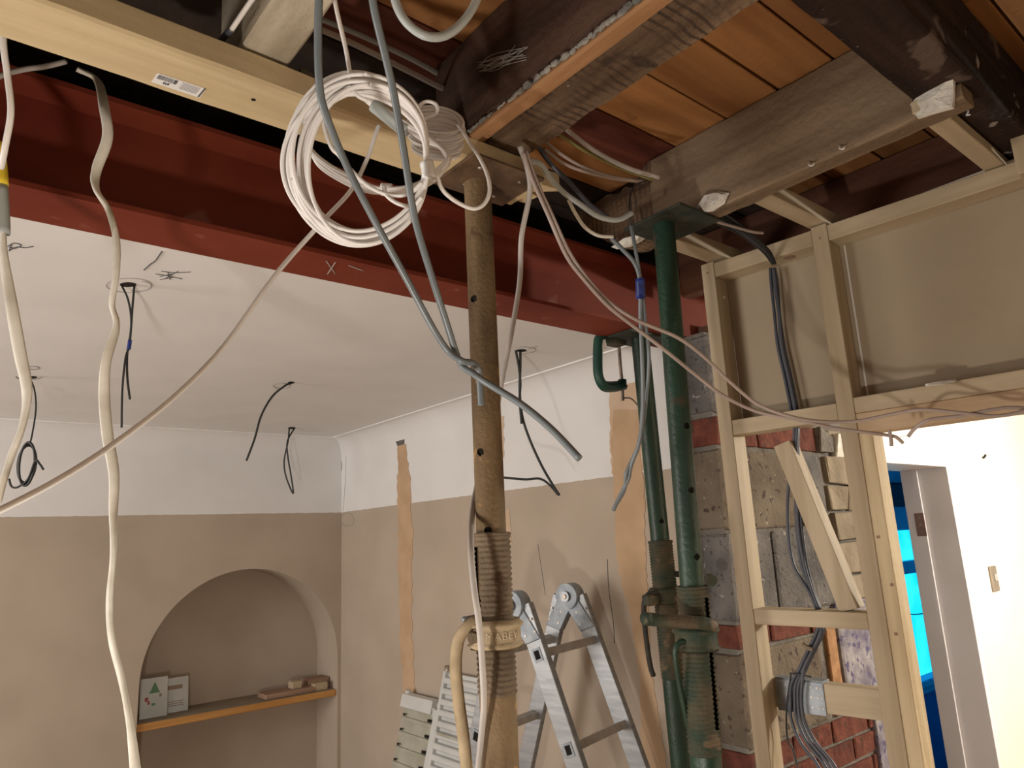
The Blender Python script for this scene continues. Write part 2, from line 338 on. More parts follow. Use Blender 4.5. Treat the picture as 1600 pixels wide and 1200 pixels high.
# back wall with arched recess
AX, AZ, AR, AD = 1.440, 1.150, .518, .27
def back_wall():
    n = 40; vs, fs = [], []
    arch = [V((AX - AR, YB, 0))] + [V((AX - AR * math.cos(math.pi * i / n), YB, AZ + AR * math.sin(math.pi * i / n))) for i in range(n + 1)] + [V((AX + AR, YB, 0))]
    k = len(arch)
    outer = [V((AX - AR, YB, 0))] + [V((AX - AR * math.cos(math.pi * i / n), YB, ZC + .02)) for i in range(n + 1)] + [V((AX + AR, YB, 0))]
    vs = arch + outer + [a + V((0, AD, 0)) for a in arch]
    for i in range(1, k - 2): fs.append((i, i + 1, k + i + 1, k + i))
    for i in range(k - 1): fs.append((i, i + 1, 2 * k + i + 1, 2 * k + i))
    fs.append(tuple(range(2 * k, 3 * k)))
    b = len(vs); vs += [V((-2.6, YB, 0)), V((-2.6, YB, ZC + .02)), V((XR, YB, 0)), V((XR, YB, ZC + .02))]
    fs.append((b, 0, k + 1, b + 1)); fs.append((k - 1, b + 2, b + 3, 2 * k - 2))
    me = bpy.data.meshes.new('wall_back'); me.from_pydata([tuple(v) for v in vs], [], fs); me.update()
    bm = bmesh.new(); bm.from_mesh(me); bmesh.ops.recalc_face_normals(bm, faces=bm.faces); bm.to_mesh(me); bm.free()
    return S(link('wall_back', me, 'wall'))
back_wall()
S(box('wall_back_core', 'nearw', -2.6, XR, YB + AD + .01, YB + AD + .06, 0, 2.5)).name = 'wall_outer'
# floorboards seen from below, each a plank
cb = sroot('ceiling_boards'); cb.name = 'ceiling'
k = 0; y = 1.56
joints = [.929, .786, .658, .537, .41, .285, .155]
ys = [1.56, 1.43, 1.31, 1.18, 1.055] + joints
while ys[-1] > -2.5: ys.append(ys[-1] - .128)
for a, b in zip(ys[1:], ys[:-1]):
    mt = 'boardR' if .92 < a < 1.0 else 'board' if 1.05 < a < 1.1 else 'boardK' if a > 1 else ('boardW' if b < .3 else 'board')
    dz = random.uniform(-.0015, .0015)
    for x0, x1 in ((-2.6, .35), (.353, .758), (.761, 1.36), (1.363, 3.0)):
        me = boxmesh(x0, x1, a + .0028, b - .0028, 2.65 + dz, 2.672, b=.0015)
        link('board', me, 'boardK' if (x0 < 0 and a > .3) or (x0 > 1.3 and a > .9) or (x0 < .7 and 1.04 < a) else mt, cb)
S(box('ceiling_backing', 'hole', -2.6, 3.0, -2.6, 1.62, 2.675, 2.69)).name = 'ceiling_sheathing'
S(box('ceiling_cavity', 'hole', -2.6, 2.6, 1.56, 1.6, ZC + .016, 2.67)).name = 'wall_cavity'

# hall beyond the partition
WY = 1.376
S(box('wall_hall', 'hallw', 3.89, 9, WY, WY + .16, 0, 2.66))
S(box('wall_over_door', 'hallw', 2.62, 3.89, WY, WY + .16, 2.03, 2.66))
S(box('wall_beside_door', 'hallw', 2.62, 3.06, WY, WY + .16, 0, 2.03))
S(box('wall_hall_far', 'hallw', 9, 9.1, -2.6, 4.4, 0, 2.66))
S(box('wall_hall_near', 'hallw', 2.0, 9, -2.7, -2.6, 0, 2.66))
S(box('ceiling_hall', 'hallw', 3.003, 9, -2.6, 4.4, 2.66, 2.7)).name = 'ceiling'
S(box('hall_light_stop', 'hallw', 1.678, 2.95, -2.6, 1.03, 2.462, 2.468)).name = 'ceiling'  # unseen slab added to keep the hall lamp off the noggins
d1 = sroot('door_1')
box('lining', 'jamb', 3.856, 3.89, WY - .02, 1.57, 0, 2.0, d1, b=.002)
box('lining', 'jamb', 3.06, 3.094, WY - .02, 1.57, 0, 2.0, d1, b=.002)
box('head_lining', 'jamb', 3.06, 3.89, WY - .02, 1.57, 2.0, 2.03, d1, b=.002)
box('stop', 'jamb', 3.844, 3.856, 1.49, 1.57, 0, 2.0, d1, b=.002)
box('stop', 'jamb', 3.094, 3.106, 1.49, 1.57, 0, 2.0, d1, b=.002)
h = on(1432, 802, 'X', 3.85); h2 = on(1432, 838, 'X', 3.85)
box('hinge_plate', 'hinge', 3.842, 3.8445, 1.49, 1.535, h2.z, h.z, d1, b=.001)
for i in range(3): link('screw_head', disc((3.842, 1.512, h2.z + .02 + .035 * i), (-1, 0, 0), .005, .0015, 10), 'screw', d1)
# blue-lit room with its film covered window
S(box('wall_blue_room', 'blueW', 3.9, 9, 2.32, 2.4, 0, .60))
S(box('wall_blue_room_top', 'blueW', 3.9, 9, 2.32, 2.4, 2.02, 2.66))
w1 = sroot('window_1')
xa, xb = 4.3, 7.6
box('frame_head', 'blueF', xa, xb, 2.28, 2.36, 1.69, 1.86, w1, b=.006)
box('blind_box', 'navy', xa, xb, 2.25, 2.36, 1.862, 2.015, w1, b=.006)
box('transom', 'blueF', xa, xb, 2.27, 2.36, 1.39, 1.475, w1, b=.006)
box('sill', 'blueF', xa, xb, 2.24, 2.38, .655, .70, w1, b=.006)
box('frame_foot', 'blueF', xa, xb, 2.28, 2.36, .60, .654, w1, b=.004)
for x in (4.3, 5.95, 7.55): box('mullion', 'blueF', x, x + .06, 2.285, 2.36, .70, 1.69, w1, b=.004)
box('pane', 'film', xa + .02, xb - .02, 2.33, 2.335, .70, 1.39, w1)
box('pane', 'film', xa + .02, xb - .02, 2.33, 2.335, 1.475, 1.69, w1)
S(box('window_light_band', 'blueF', 4.3, 7.6, 2.30, 2.31, 2.03, 2.2)).name = 'lit_wall_band'  # pale blue strip stands in for light on the wall above the window
tag(tube('window_cable', 'dark', PY(2.26, (1405, 953), (1425, 960), (1450, 957), (1475, 950)), .004), 'thin dark wire sagging across the blue window', 'cable')

# pier of brick and block; each one its own piece
pier = sroot('wall_pier')
PX0, PX1, PYF, PYB = 1.80, 2.70, 1.232, 1.335
box('mortar', 'mort', PX0 + .008, PX1, PYF + .009, PYB - .006, 0, 2.345, pier)
def chunk(name, mat, x0, x1, y0, y1, z0, z1, jit=.004, sub=2):
    bm = bmesh.new(); bmesh.ops.create_cube(bm, size=1)
    bmesh.ops.bevel(bm, geom=bm.edges[:], offset=.03, segments=1, affect='EDGES')
    s = V((x1 - x0, y1 - y0, z1 - z0)); c = V(((x0 + x1) / 2, (y0 + y1) / 2, (z0 + z1) / 2))
    for v in bm.verts:
        v.co = V((v.co.x * s.x, v.co.y * s.y, v.co.z * s.z)) + c
        v.co += noise.noise_vector(v.co * 19) * jit
    me = bpy.data.meshes.new(name); bm.to_mesh(me); bm.free()
    return link(name, me, mat, pier)
courses = [(2.095, 2.335, 'K', 0), (1.998, 2.082, 'R', 0), (1.752, 1.986, 'KT', .0), (1.497, 1.74, 'K', .2), (1.425, 1.487, 'R', .05), (1.168, 1.413, 'KT', 0),
           (1.098, 1.157, 'R', 0), (1.028, 1.087, 'R', .11), (.958, 1.017, 'R', 0), (.72, .946, 'K', 0), (.65, .709, 'R', .1), (.40, .64, 'K', .2), (.33, .39, 'R', 0), (.08, .32, 'K', .1)]
for z0, z1, t, off in courses:
    L_ = .215 if t == 'R' else .43
    x = PX0 - (off if off else 0)
    while x < 2.60:
        a = max(x, PX0) + .0; b = min(x + L_, 2.62)
        lim = 2.27 if (z0 < 1.43 and z0 > 1.1) else 2.62
        if t.startswith('K') and z0 > 1.4: lim = 2.40
        b2 = min(b, lim)
        if b2 - a > .03:
            mt = {'R': 'brick', 'K': 'block', 'KT': 'blockT' if a < 2.2 else 'block'}[t]
            if t == 'R' and a > 2.3 and z0 > 1.3: mt = 'creamb'
            chunk('brick' if t == 'R' else 'block', mt, a, b2, PYF + random.uniform(-.003, .003), PYB, z0, z1, .004 if t == 'R' else .003)
        x += L_ + .011
# cream broken bricks and the mottled edge at the end of the pier
for x0, x1, z0, z1 in ((2.42, 2.62, 1.89, 1.985), (2.41, 2.54, 1.80, 1.882), (2.55, 2.66, 1.80, 1.88), (2.43, 2.64, 1.70, 1.79), (2.42, 2.60, 1.59, 1.69), (2.44, 2.62, 1.50, 1.58)):
    chunk('broken_brick', 'creamb', x0, x1, PYF - .012, PYB - .01, z0, z1, .014)
chunk('broken_brick', 'mort', 2.38, 2.47, PYF - .02, PYB, 2.0, 2.07, .03)
chunk('broken_brick', 'plast', 2.50, 2.60, PYF - .03, PYB, 1.985, 2.06, .03)
box('timber_strip', 'lath', 2.275, 2.335, PYF - .004, PYB, 1.17, 1.43, pier, b=.003)
chunk('plaster_edge', 'purple', 2.345, 2.60, PYF - .012, PYB, 1.165, 1.50, .01)
chunk('plaster_edge', 'purple', 2.50, 2.64, PYF - .012, PYB, .60, 1.16, .012)

# ================================================================ STEEL BEAM
bY0, bY1, bZ0, bZ1 = 1.315, 1.45, 2.35, 2.56
beam = thing('steel_beam', 'long red oxide painted steel beam spanning the opened ceiling', 'beam')
bm_ = []
ym = (bY0 + bY1) / 2
prof = [(bY0, bZ0), (bY1, bZ0), (bY1, bZ0 + .010), (ym + .004, bZ0 + .012), (ym + .004, bZ1 - .012), (bY1, bZ1 - .010), (bY1, bZ1),
        (bY0, bZ1), (bY0, bZ1 - .010), (ym - .004, bZ1 - .012), (ym - .004, bZ0 + .012), (bY0, bZ0 + .010)]
k = len(prof)
vs = [V((x, a, b)) for x in (-2.6, 2.09) for a, b in prof]
me = mesh('i_section', vs, [(i, (i + 1) % k, k + (i + 1) % k, k + i) for i in range(k)] + [tuple(range(k)), tuple(range(k, 2 * k))])
link('i_section', me, 'red', beam)
for x in (517, 533):
    c = on(x, 418 if x < 520 else 414, 'Z', bZ0 - .0006)
def chalk(ps, name='chalk_mark', r=.0012, mat='web', parent=None): return tube(name, mat, ps, r, parent, n=4, seg=6)
for a, b in (((510, 408), (524, 428)), ((524, 410), (512, 428)), ((545, 415), (568, 423))):
    chalk([on(*a, 'Z', bZ0 - .0005), on((a[0] + b[0]) / 2, (a[1] + b[1]) / 2, 'Z', bZ0 - .0008), on(*b, 'Z', bZ0 - .0005)], parent=beam)
# ================================================================ BEARER TIMBER on the prop
bear = thing('bearer_timber', 'long new pale timber bearer with barcode sticker under the joist ends', 'timber')
bx1 = 0.905
n = 60
rough_timber('timber', 'bearer', -1.9, .86, .908, 1.010, 2.405, 2.449, 'X', .0012, 60, bear)
# splintered end
vs = []; 
end = [(.905 + .03 * math.sin(i * 2.3) - .035 * i / 5, .910 + .1 * i / 5) for i in range(6)]
ev = [V((.858, .909, 2.406)), V((.858, 1.009, 2.406))] + [V((a, b, 2.409 + .01 * (i % 2))) for i, (a, b) in enumerate(end)]
ev2 = [v + V((0, 0, .034)) for v in ev]
ring = [0] + list(range(2, 8)) + [1]
me = mesh('split_end', ev + ev2, [tuple(ring), tuple(8 + i for i in ring)] + [(ring[i], ring[(i + 1) % 8], 8 + ring[(i + 1) % 8], 8 + ring[i]) for i in range(8)])
link('split_end', me, 'bearer', bear)
# sticker with barcode on its underside
def q(x, y, z=2.4046): return on(x, y, 'Z', z)
stk = link('sticker', mesh('sticker', [q(246, 114), q(322, 139), q(312, 153), q(236, 128)] + [q(246, 114, 2.4056), q(322, 139, 2.4056), q(312, 153, 2.4056), q(236, 128, 2.4056)], [(0, 1, 2, 3), (4, 5, 6, 7), (0, 1, 5, 4), (1, 2, 6, 5), (2, 3, 7, 6), (3, 0, 4, 7)]), 'label', bear)
A, B_, C_ = q(246, 114, 2.4041), q(322, 139, 2.4041), q(236, 128, 2.4041)
ux, uy = (B_ - A), (C_ - A)
bars = []
def sq(a, b, c, d):
    p = [A + ux * a + uy * c, A + ux * b + uy * c, A + ux * b + uy * d, A + ux * a + uy * d]
    return mesh('s', p + [v + V((0, 0, .0003)) for v in p], [(0, 1, 2, 3), (4, 5, 6, 7), (0, 1, 5, 4), (1, 2, 6, 5), (2, 3, 7, 6), (3, 0, 4, 7)])
for i in range(17):
    bars.append(sq(.05 + i * .018, .05 + i * .018 + random.choice((.007, .011)), .12, .52))
bars.append(sq(.37, .44, .12, .52)); bars += [sq(.21, .24, .62, .85), sq(.25, .28, .66, .85), sq(.29, .33, .62, .82)]
for i in range(6): bars.append(sq(.52 + .03 * (i % 2), .90, .15 + i * .12, .165 + i * .12)); 
bars.append(sq(.962, 1.0, 0, 1))
merge('barcode', 'pencil', bars, bear)
link('nail_hole', disc(on(396, 156, 'Z', 2.4042), (0, 0, 1), .0035, .002, 12), 'hole', bear)
for x, y in ((118, 24), (250, 60), (370, 95)): pass

# ================================================================ JOISTS
JZ = 2.452
def joist(name, label, mat, x0, x1, y0, y1, z0=JZ, z1=2.648, jit=.003, axis='Y', cat='joist'):
    o = rough_timber(name, mat, x0, x1, y0, y1, z0, z1, axis, jit)
    return tag(o, label, cat)
g0 = joist('ceiling_joist', 'pale plaster-stained old joist end above the bearer, beside the grey cables', 'grey0', .295, .362, -2.5, 1.02)
joist('ceiling_joist', 'dark joist with cobwebs alongside the orange batten', 'oldDk', .690, .718, .411, 1.01, z0=JZ + .012)
lath = thing('joist_batten', 'orange-brown batten with a grey plaster-crusted arris beside the dark joist', 'batten')
rough_timber('batten', 'lath', .6905, .722, -2.5, 1.005, JZ - .006, JZ + .010, 'Y', .0015, 60, lath)
# crust of plaster along the left arris
bmm = []
for i in range(150):
    yy = .30 + .72 * i / 149 + random.uniform(-.004, .004); 
    c = V((.687 + random.uniform(-.002, .002), yy, JZ + .004)); r = random.uniform(.0015, .0052) * (1.25 if .50 < yy < .78 else .75)
    b2 = bmesh.new(); bmesh.ops.create_icosphere(b2, subdivisions=1, radius=r)
    for v in b2.verts: v.co = V((v.co.x * .7, v.co.y * 1.6, v.co.z)) + noise.noise_vector((v.co + c) * 90) * .002 + c
    m2 = bpy.data.meshes.new('c'); b2.to_mesh(m2); b2.free(); bmm.append(m2)
merge('plaster_crust', 'crust', bmm, lath)
jb = joist('ceiling_joist', 'rough brown old joist with saw marks ending over the bearer splinter', 'oldY', .7245, .823, .411, 1.035)
dj = thing('ceiling_joist', 'grey-brown deep old joist carried by the front green prop, plaster lump on its sawn end', 'joist')
rough_timber('timber', 'oldJ4', 1.312, 1.366, .412, 1.005, 2.451, 2.648, 'Y', .0025, 40, dj)
rd = random.Random(4)
pf = [(1.0, 2.451), (1.04, 2.450), (1.075, 2.446), (1.10, 2.452), (1.13, 2.470), (1.17, 2.497), (1.21, 2.532), (1.25, 2.578), (1.275, 2.612), (1.24, 2.618), (1.20, 2.608), (1.16, 2.616), (1.12, 2.607), (1.085, 2.612), (1.06, 2.600), (1.045, 2.622), (1.035, 2.612), (1.022, 2.640), (1.0, 2.648)]
vs = []
for i_, x in enumerate((1.3115, 1.325, 1.345, 1.366)):
    for (a, b) in pf:
        k_ = 0 if a == 1.0 else 1
        vs.append(V((x + k_ * rd.uniform(-.003, .003), a - k_ * .012 * (i_ in (0, 3)) * (a > 1.1), b + k_ * rd.uniform(-.003, .003))))
n_ = len(pf); fs = [tuple(range(n_)), tuple(range(3 * n_, 4 * n_))]
for i_ in range(3): fs += [(i_ * n_ + j, i_ * n_ + (j + 1) % n_, (i_ + 1) * n_ + (j + 1) % n_, (i_ + 1) * n_ + j) for j in range(n_)]
link('rotten_end', mesh('rotten_end', vs, fs), 'oldY', dj)
j5 = joist('ceiling_joist', 'reddish brown joist above the stud frame top plate', 'red5', 1.80, 1.85, -2.5, 1.30, z0=JZ + .02)
joist('ceiling_joist', 'dark joist hidden in shade above the bearer near the wall side', 'oldDk', -.12, -.06, -2.5, 1.02)
# trimmer across the joists
tr = joist('trimmer_joist', 'near-black trimmer beam with white plaster specks crossing above the joist end', 'trim', .82, 2.9, .316, .410, z0=2.482, axis='X', jit=.0014, cat='beam')
# the notch end of the big joist under the trimmer, with its plaster lump
nt = dj
rough_timber('joist_stub', 'oldJ4', 1.3125, 1.366, .335, .4115, 2.451, 2.481, 'Y', .001, 6, nt)
pq = [on(x, y, 'X', 1.309) for x, y in ((1424, 165), (1450, 140), (1493, 119), (1493, 150), (1491, 170), (1462, 178), (1436, 186))]
vs = pq + [p + V((-.006 - .004 * (i % 3), 0, .0)) for i, p in enumerate(pq)]
c0 = sum(pq, V()) / 7 + V((-.016, 0, 0)); vs.append(c0)
fs = [tuple(range(7))] + [(i, (i + 1) % 7, 7 + (i + 1) % 7, 7 + i) for i in range(7)] + [(7 + i, 7 + (i + 1) % 7, 14) for i in range(7)]
link('plaster_lump', mesh('pl', vs, fs), 'plast', nt)
def blob(name, pts, plane, c, th, mat, parent=None, jit=.25):
    """thick ragged flake from pixel outline on a plane"""
    n = len(pts); cx = sum(p[0] for p in pts) / n; cy = sum(p[1] for p in pts) / n
    dn = {'X': V((-1, 0, 0)), 'Y': V((0, -1, 0)), 'Z': V((0, 0, -1))}[plane]
    base = [on(x, y, plane, c) for x, y in pts]; mid = [on(cx + (x - cx) * .7, cy + (y - cy) * .7, plane, c) + dn * th * random.uniform(.6, 1.3) for x, y in pts]
    vs = base + mid + [on(cx, cy, plane, c) + dn * th * 1.2]
    fs = [tuple(range(n))] + [(i, (i + 1) % n, n + (i + 1) % n, n + i) for i in range(n)] + [(n + i, n + (i + 1) % n, 2 * n) for i in range(n)]
    return link(name, mesh(name, vs, fs), mat, parent)
tag(blob('plaster_flake', [(1088, 325), (1105, 305), (1125, 298), (1140, 301), (1132, 318), (1115, 330), (1098, 332)], 'X', 1.308, .014, 'plast'), 'torn white plaster flake on the lower edge of the deep joist', 'plaster')
tag(blob('plaster_flake', [(955, 386), (975, 372), (1000, 366), (1008, 373), (985, 383)], 'Z', 2.447, .010, 'plast'), 'thin white plaster flake below the far end of the deep joist', 'plaster')
for x, y in ((1264, 258), (1312, 232), (1380, 66)):
    o = tag(tube('bent_nail', 'label', [on(x, y, 'X', 1.308) + V((0, 0, .006)), on(x, y, 'X', 1.300), on(x + 5, y + 1, 'X', 1.296), on(x + 8, y - 3, 'X', 1.298)], .0014, n=4, seg=6),
        {1264: 'bent white-flecked nail under the deep joist nearest the green prop', 1312: 'bent nail under the deep joist towards its plaster end', 1380: 'pale hooked nail high on the dark trimmer'}[x], 'nail')
tube_ = tag(tube('bent_nail', 'label', [on(1508, 168, 'Z', 2.478), on(1513, 174, 'Z', 2.466), on(1510, 180, 'Z', 2.46), on(1516, 179, 'Z', 2.457)], .0014, n=4, seg=6), 'small pale nail below the dark trimmer beside the plaster end', 'nail')
# cavity rubble over the bearer
tag(link('rubble', merge('rb', None, [chunk('x', None, x, x + random.uniform(.02, .05), y, y + random.uniform(.02, .05), 2.452, 2.452 + random.uniform(.01, .05), .01).data.copy() for x, y in [(random.uniform(-.1, .66), random.uniform(.96, 1.03)) for _ in range(46)]]).data, 'dust'), 'crumbled dark mortar rubble lying along the back of the bearer', 'rubble', kind='stuff')
for o in list(bpy.data.objects):
    if o.name.split('.')[0] in ('x', 'rb'): bpy.data.objects.remove(o)
# cobwebs
tag(merge('cobweb', 'web', [tubemesh(catmull([on(748 + random.uniform(-3, 8), 98 + random.uniform(0, 16), 'X', .686), on(775 + random.uniform(-8, 8), 96 + random.uniform(-12, 14), 'X', .684), on(800 + random.uniform(0, 30), 90 + random.uniform(-22, 10), 'X', .688)], 5), .0005, seg=4) for _ in range(16)]),
    'wispy pale cobweb on the dark joist side', 'cobweb')

# noggins between joist and stud frame
for (y0, y1, dz, lab) in ((1.008, 1.060, 0, 'new pale timber noggin behind the green prop head'), (.738, .784, 0, 'new pale timber noggin meeting the top of the middle stud')):
    o = box('timber_noggin', 'pineX', 1.367, 1.80, y0, y1, 2.462, 2.50, b=.0015); tag(o, lab, 'timber')
    if y0 < .9: o.location.z = 0
tag(box('timber_noggin', 'pineX', 1.30, 1.72, .376, .412, 2.455, 2.479, b=.0015), 'new pale batten under the dark trimmer beside the plaster joist end', 'timber')

# ================================================================ STUD FRAME
fr = thing('stud_partition', 'new pine stud partition frame with tan plasterboard infill beside the brick pier', 'partition')
def fb(name, mat, u0, u1, w0, w1, z0, z1, b=.0015, parent=None): return box(name, mat, u0, u1, w0, w1, z0, z1, parent or fr, T=FR, b=b)
fb('stud', 'pineZ', -.038, 0, 0, .063, 0, 2.458)
fb('stud', 'pineZ', .265, .303, 0, .063, 0, 2.458)
fb('stud', 'pineD', .3035, .333, .001, .064, 0, 1.948)
fb('top_plate', 'pineY', .0005, .2645, .001, .063, 2.413, 2.452)
fb('top_plate', 'pineY', .3035, 1.75, .001, .063, 2.413, 2.452)
fb('rail', 'pineY', .0005, .2645, .001, .063, 1.986, 2.024)
fb('rail', 'pineY', .3035, 1.75, .001, .063, 1.994, 2.030)
fb('header', 'headr', .3035, 1.75, .002, .064, 1.949, 1.9935)
fb('rail', 'pineY', .0005, .2645, .001, .063, 1.525, 1.561)
fb('rail', 'pineY', -.037, .264, .0645, .102, 1.327, 1.392)
fb('packer', 'pineZ', .690, .735, -.045, 0, 2.405, 2.52)
# diagonal brace
def brace():
    a, b2 = V((.118, 0, 1.950)), V((.222, 0, 1.563)); d = (b2 - a).normalized(); n_ = V((-d.z, 0, d.x)) * -1
    P = []
    for p in (a, b2):
        for s, w_ in ((-1, .012), (1, .012), (1, .058), (-1, .058)):
            P.append(FR((p.x + n_.x * .021 * s, w_, p.z + n_.z * .021 * s)))
    hexa('brace', 'pineZ', P, fr, b=.0012)
brace()
pn = fb('panel', 'panel', -.0, .314, .0635, .076, 2.0, 2.45, 0)
pn = fb('panel', 'panel', .317, 1.75, .0635, .076, 2.0, 2.45, 0)
fb('panel_edge', 'panelE', .3135, .3175, .062, .077, 2.03, 2.413, 0)
for u, z in ((-.02, 2.43), (.284, 2.425), (.02, 2.35), (.312, 1.72), (.325, 1.62), (.318, 1.52)):
    link('knot', disc(FR((u, 0 if u < .3 else -.0002, z)), -FN, .0035, .0006, 14), 'offcut', fr)
blobpts = []
me = disc(FR((.193, .03, 2.4127)), (0, 0, -1), .016, .0008, 20); 
for v in me.vertices: v.co = FR((.193, .03, 2.4127)) + (v.co - FR((.193, .03, 2.4127))) * .9
link('knot', me, 'offcut', fr)
# galvanised plate on the rear rail
gp = link('nail_plate', boxmesh(.004, .120, .0615, .0635, 1.322, 1.397, FR, .0006), 'galv', fr)
fb('plate_lip', 'galv', .004, .120, .0615, .100, 1.3925, 1.397, 0)
for u in (.012, .03, .09, .105, .115):
    for z in (1.338, 1.36, 1.382): link('plate_nail', disc(FR((u, .0612, z)), -FN, .0022, .0008, 8), 'screw', fr)
tag(blob('plaster_dab', [(1445, 600), (1465, 596), (1492, 593), (1496, 596), (1470, 602), (1447, 604)], 'X', 1.63, .006, 'plast'), 'smear of white plaster on the upper edge of the long rail', 'plaster')

# ================================================================ PROPS
def ringgrid(axis, r_fn, z0, z1, nz, seg, skip=None, name='tube'):
    vs, fs = [], []
    for i in range(nz + 1):
        z = z0 + (z1 - z0) * i / nz; c = axis(z)
        for j in range(seg):
            a = 2 * math.pi * j / seg; r = r_fn(z, a, i); vs.append(c + V((math.cos(a) * r, math.sin(a) * r, 0)))
    for i in range(nz):
        for j in range(seg):
            zc = z0 + (z1 - z0) * (i + .5) / nz; ac = 2 * math.pi * (j + .5) / seg
            if skip and skip(zc, ac): continue
            fs.append((i * seg + j, i * seg + (j + 1) % seg, (i + 1) * seg + (j + 1) % seg, (i + 1) * seg + j))
    return mesh(name, vs, fs, True)
def mkprop(label, top_px, ztop, low_px, ri, ro, ytrans, yth0, yth1, hole_px, mats, slot_ang, plate, collar_px, yplane_low=None):
    t = thing('acrow_prop', label, 'prop'); t.name = 'steel_prop'
    T_ = on(*top_px, 'Z', ztop); Lw = on(*low_px, 'Y', T_.y)
    sl = (Lw - T_) / (Lw.z - T_.z)
    axis = lambda z: T_ + sl * (z - T_.z)
    def zof(py):
        lo, hi = 0.0, 2.5
        for _ in range(40):
            m_ = (lo + hi) / 2
            if pr(axis(m_))[1] > py: lo = m_
            else: hi = m_
        return (lo + hi) / 2
    zt = zof(ytrans)
    toward = math.atan2(EYE.y - T_.y, EYE.x - T_.x)
    holes = [(zof(py), toward + da) for py, da in hole_px]
    hr = .0068
    def skin(zc, ac):
        for hz, ha in holes:
            d = (ac - ha + math.pi) % (2 * math.pi) - math.pi
            if (d * ri) ** 2 + (zc - hz) ** 2 < hr ** 2: return True
        return False
    seg = 72; nz = max(10, int((ztop - (zt - .1)) / .0022))
    link('inner_tube', ringgrid(axis, lambda z, a, i: ri, zt - .1, ztop, nz, seg, skin), mats[0], t)
    link('tube_bore', ringgrid(axis, lambda z, a, i: ri - .0035, zt - .1, ztop - .001, 30, 24), 'hole', t)
    # threaded sleeve
    za, zb = zof(yth1), zt; pitch = .0086; nzt = int((zb - za) / (pitch / 4))
    s0, s1 = za + (zb - za) * .15, zb - .022
    zc1, zc0 = zof(collar_px[0]), zof(collar_px[1])
    sk = lambda zc, ac: slot_ang is not None and abs((ac - (toward + slot_ang) + math.pi) % (2 * math.pi) - math.pi) < .2 and s0 < zc < s1
    link('threaded_sleeve', ringgrid(axis, lambda z, a, i: ro + [-.0008, .0010, .0022, .0010][i % 4], za, zb, nzt, 48, sk), mats[1], t)
    link('sleeve_rim', ringgrid(axis, lambda z, a, i: [ri + .001, ro + .0028, ro + .003, ro + .0006][i], zb - .006, zb + .001, 3, 40), mats[1], t)
    link('outer_tube', ringgrid(axis, lambda z, a, i: ro - .0006 + (0 if i else .0), 0.0, za, 60, 40), mats[2], t)
    base = disc(axis(.006) - V((0, 0, .006)), (0, 0, 1), .075, .006, 4); link('base_plate', base, mats[2], t)
    # collar nut
    nzc = 14
    def cr(z, a, i):
        f = i / nzc; return ro + .001 + .0105 * (1 if .12 < f < .88 else .6) + (.005 if f > .78 or f < .2 else 0) - (.004 if f in (0, 1) else 0)
    col = link('collar_nut', ringgrid(axis, cr, zc0, zc1, nzc, 40), mats[3], t)
    for z in (zc0, zc1):
        link('collar_face', ringgrid(axis, lambda zz, a, i: [ro - .002, ro + .0115][i], z, z + .0001, 1, 40), mats[3], t)
    if plate:
        X0, X1, Y0, Y1 = plate
        pl = link('head_plate', boxmesh(X0, X1, Y0, Y1, ztop, ztop + .006, b=.001), mats[4], t)
        for sx, sy in ((.22, .25), (.78, .25), (.3, .75), (.75, .8)):
            me = disc((X0 + (X1 - X0) * sx, Y0 + (Y1 - Y0) * sy, ztop + .0005), (0, 0, -1), .0045, .0028, 10, r1=.003); link('nail_head', me, 'screw', pl)
    return t, axis, zof, toward, (zc0, zc1), ro, T_
# brown prop -----------------------------------------------------
t1, ax1, zof1, tw1, cz1, ro1, T1 = mkprop('muddy brown steel prop with embossed collar carrying the pale bearer', (746, 288), 2.399, (779, 1120), .0250, .0300, 833, 833, 1085,
    [(472, -.62), (708, -.55), (829, -.2)], ['rust', 'rustT', 'rust', 'ochre', 'plateR'], -.95, (.680, .842, .884, 1.012), (967, 1012))
def handle(parent, ps, r, mat='ochre', name='handle'):
    return tube(name, mat, ps, r, parent, n=8, seg=14)
zc = (cz1[0] + cz1[1]) / 2; dC = pr(ax1(zc))[2]
handle(t1, D((757, 975, dC - .01), (742, 972, dC - .015), (727, 984, dC - .02), (716, 1002, dC - .02), (712, 1040, dC - .02), (716, 1090, dC - .02), (724, 1150, dC - .02), (731, 1215, dC - .02)), .0098, 'ochre')
link('pivot_boss', disc(dep(742, 996, dC - .035), ax1(zc) - dep(742, 996, dC - .035), .0115, .035, 18), 'ochre', t1)
link('pivot_pin', disc(dep(739, 998, dC - .043), FX, .0085, .02, 18), 'rustT', t1)
pin = tube('locking_pin', 'galv', D((722, 968, dC - .01), (745, 964, dC), (765, 962, dC + .01)), .0042, t1, seg=10)
# embossed word on the collar
def emboss(word, axis, zmid, rad, ang, size, mat, parent):
    cu = bpy.data.curves.new('txt', 'FONT'); cu.body = word; cu.size = size; cu.extrude = .0007; cu.align_x = 'CENTER'; cu.align_y = 'CENTER'; cu.space_character = 1.15
    o = bpy.data.objects.new('txt', cu); COL.objects.link(o)
    dg = bpy.context.evaluated_depsgraph_get(); me = bpy.data.meshes.new_from_object(o.evaluated_get(dg)); bpy.data.objects.remove(o)
    for v in me.vertices:
        x, y, z = v.co; a = ang + x / rad; c = axis(zmid + y); v.co = c + V((math.cos(a), math.sin(a), 0)) * (rad + z)
    return link('embossed_lettering', me, mat, parent)
emboss('MABEY', ax1, zc - .001, ro1 + .0120, tw1 + .30, .0165, 'ochreL', t1)
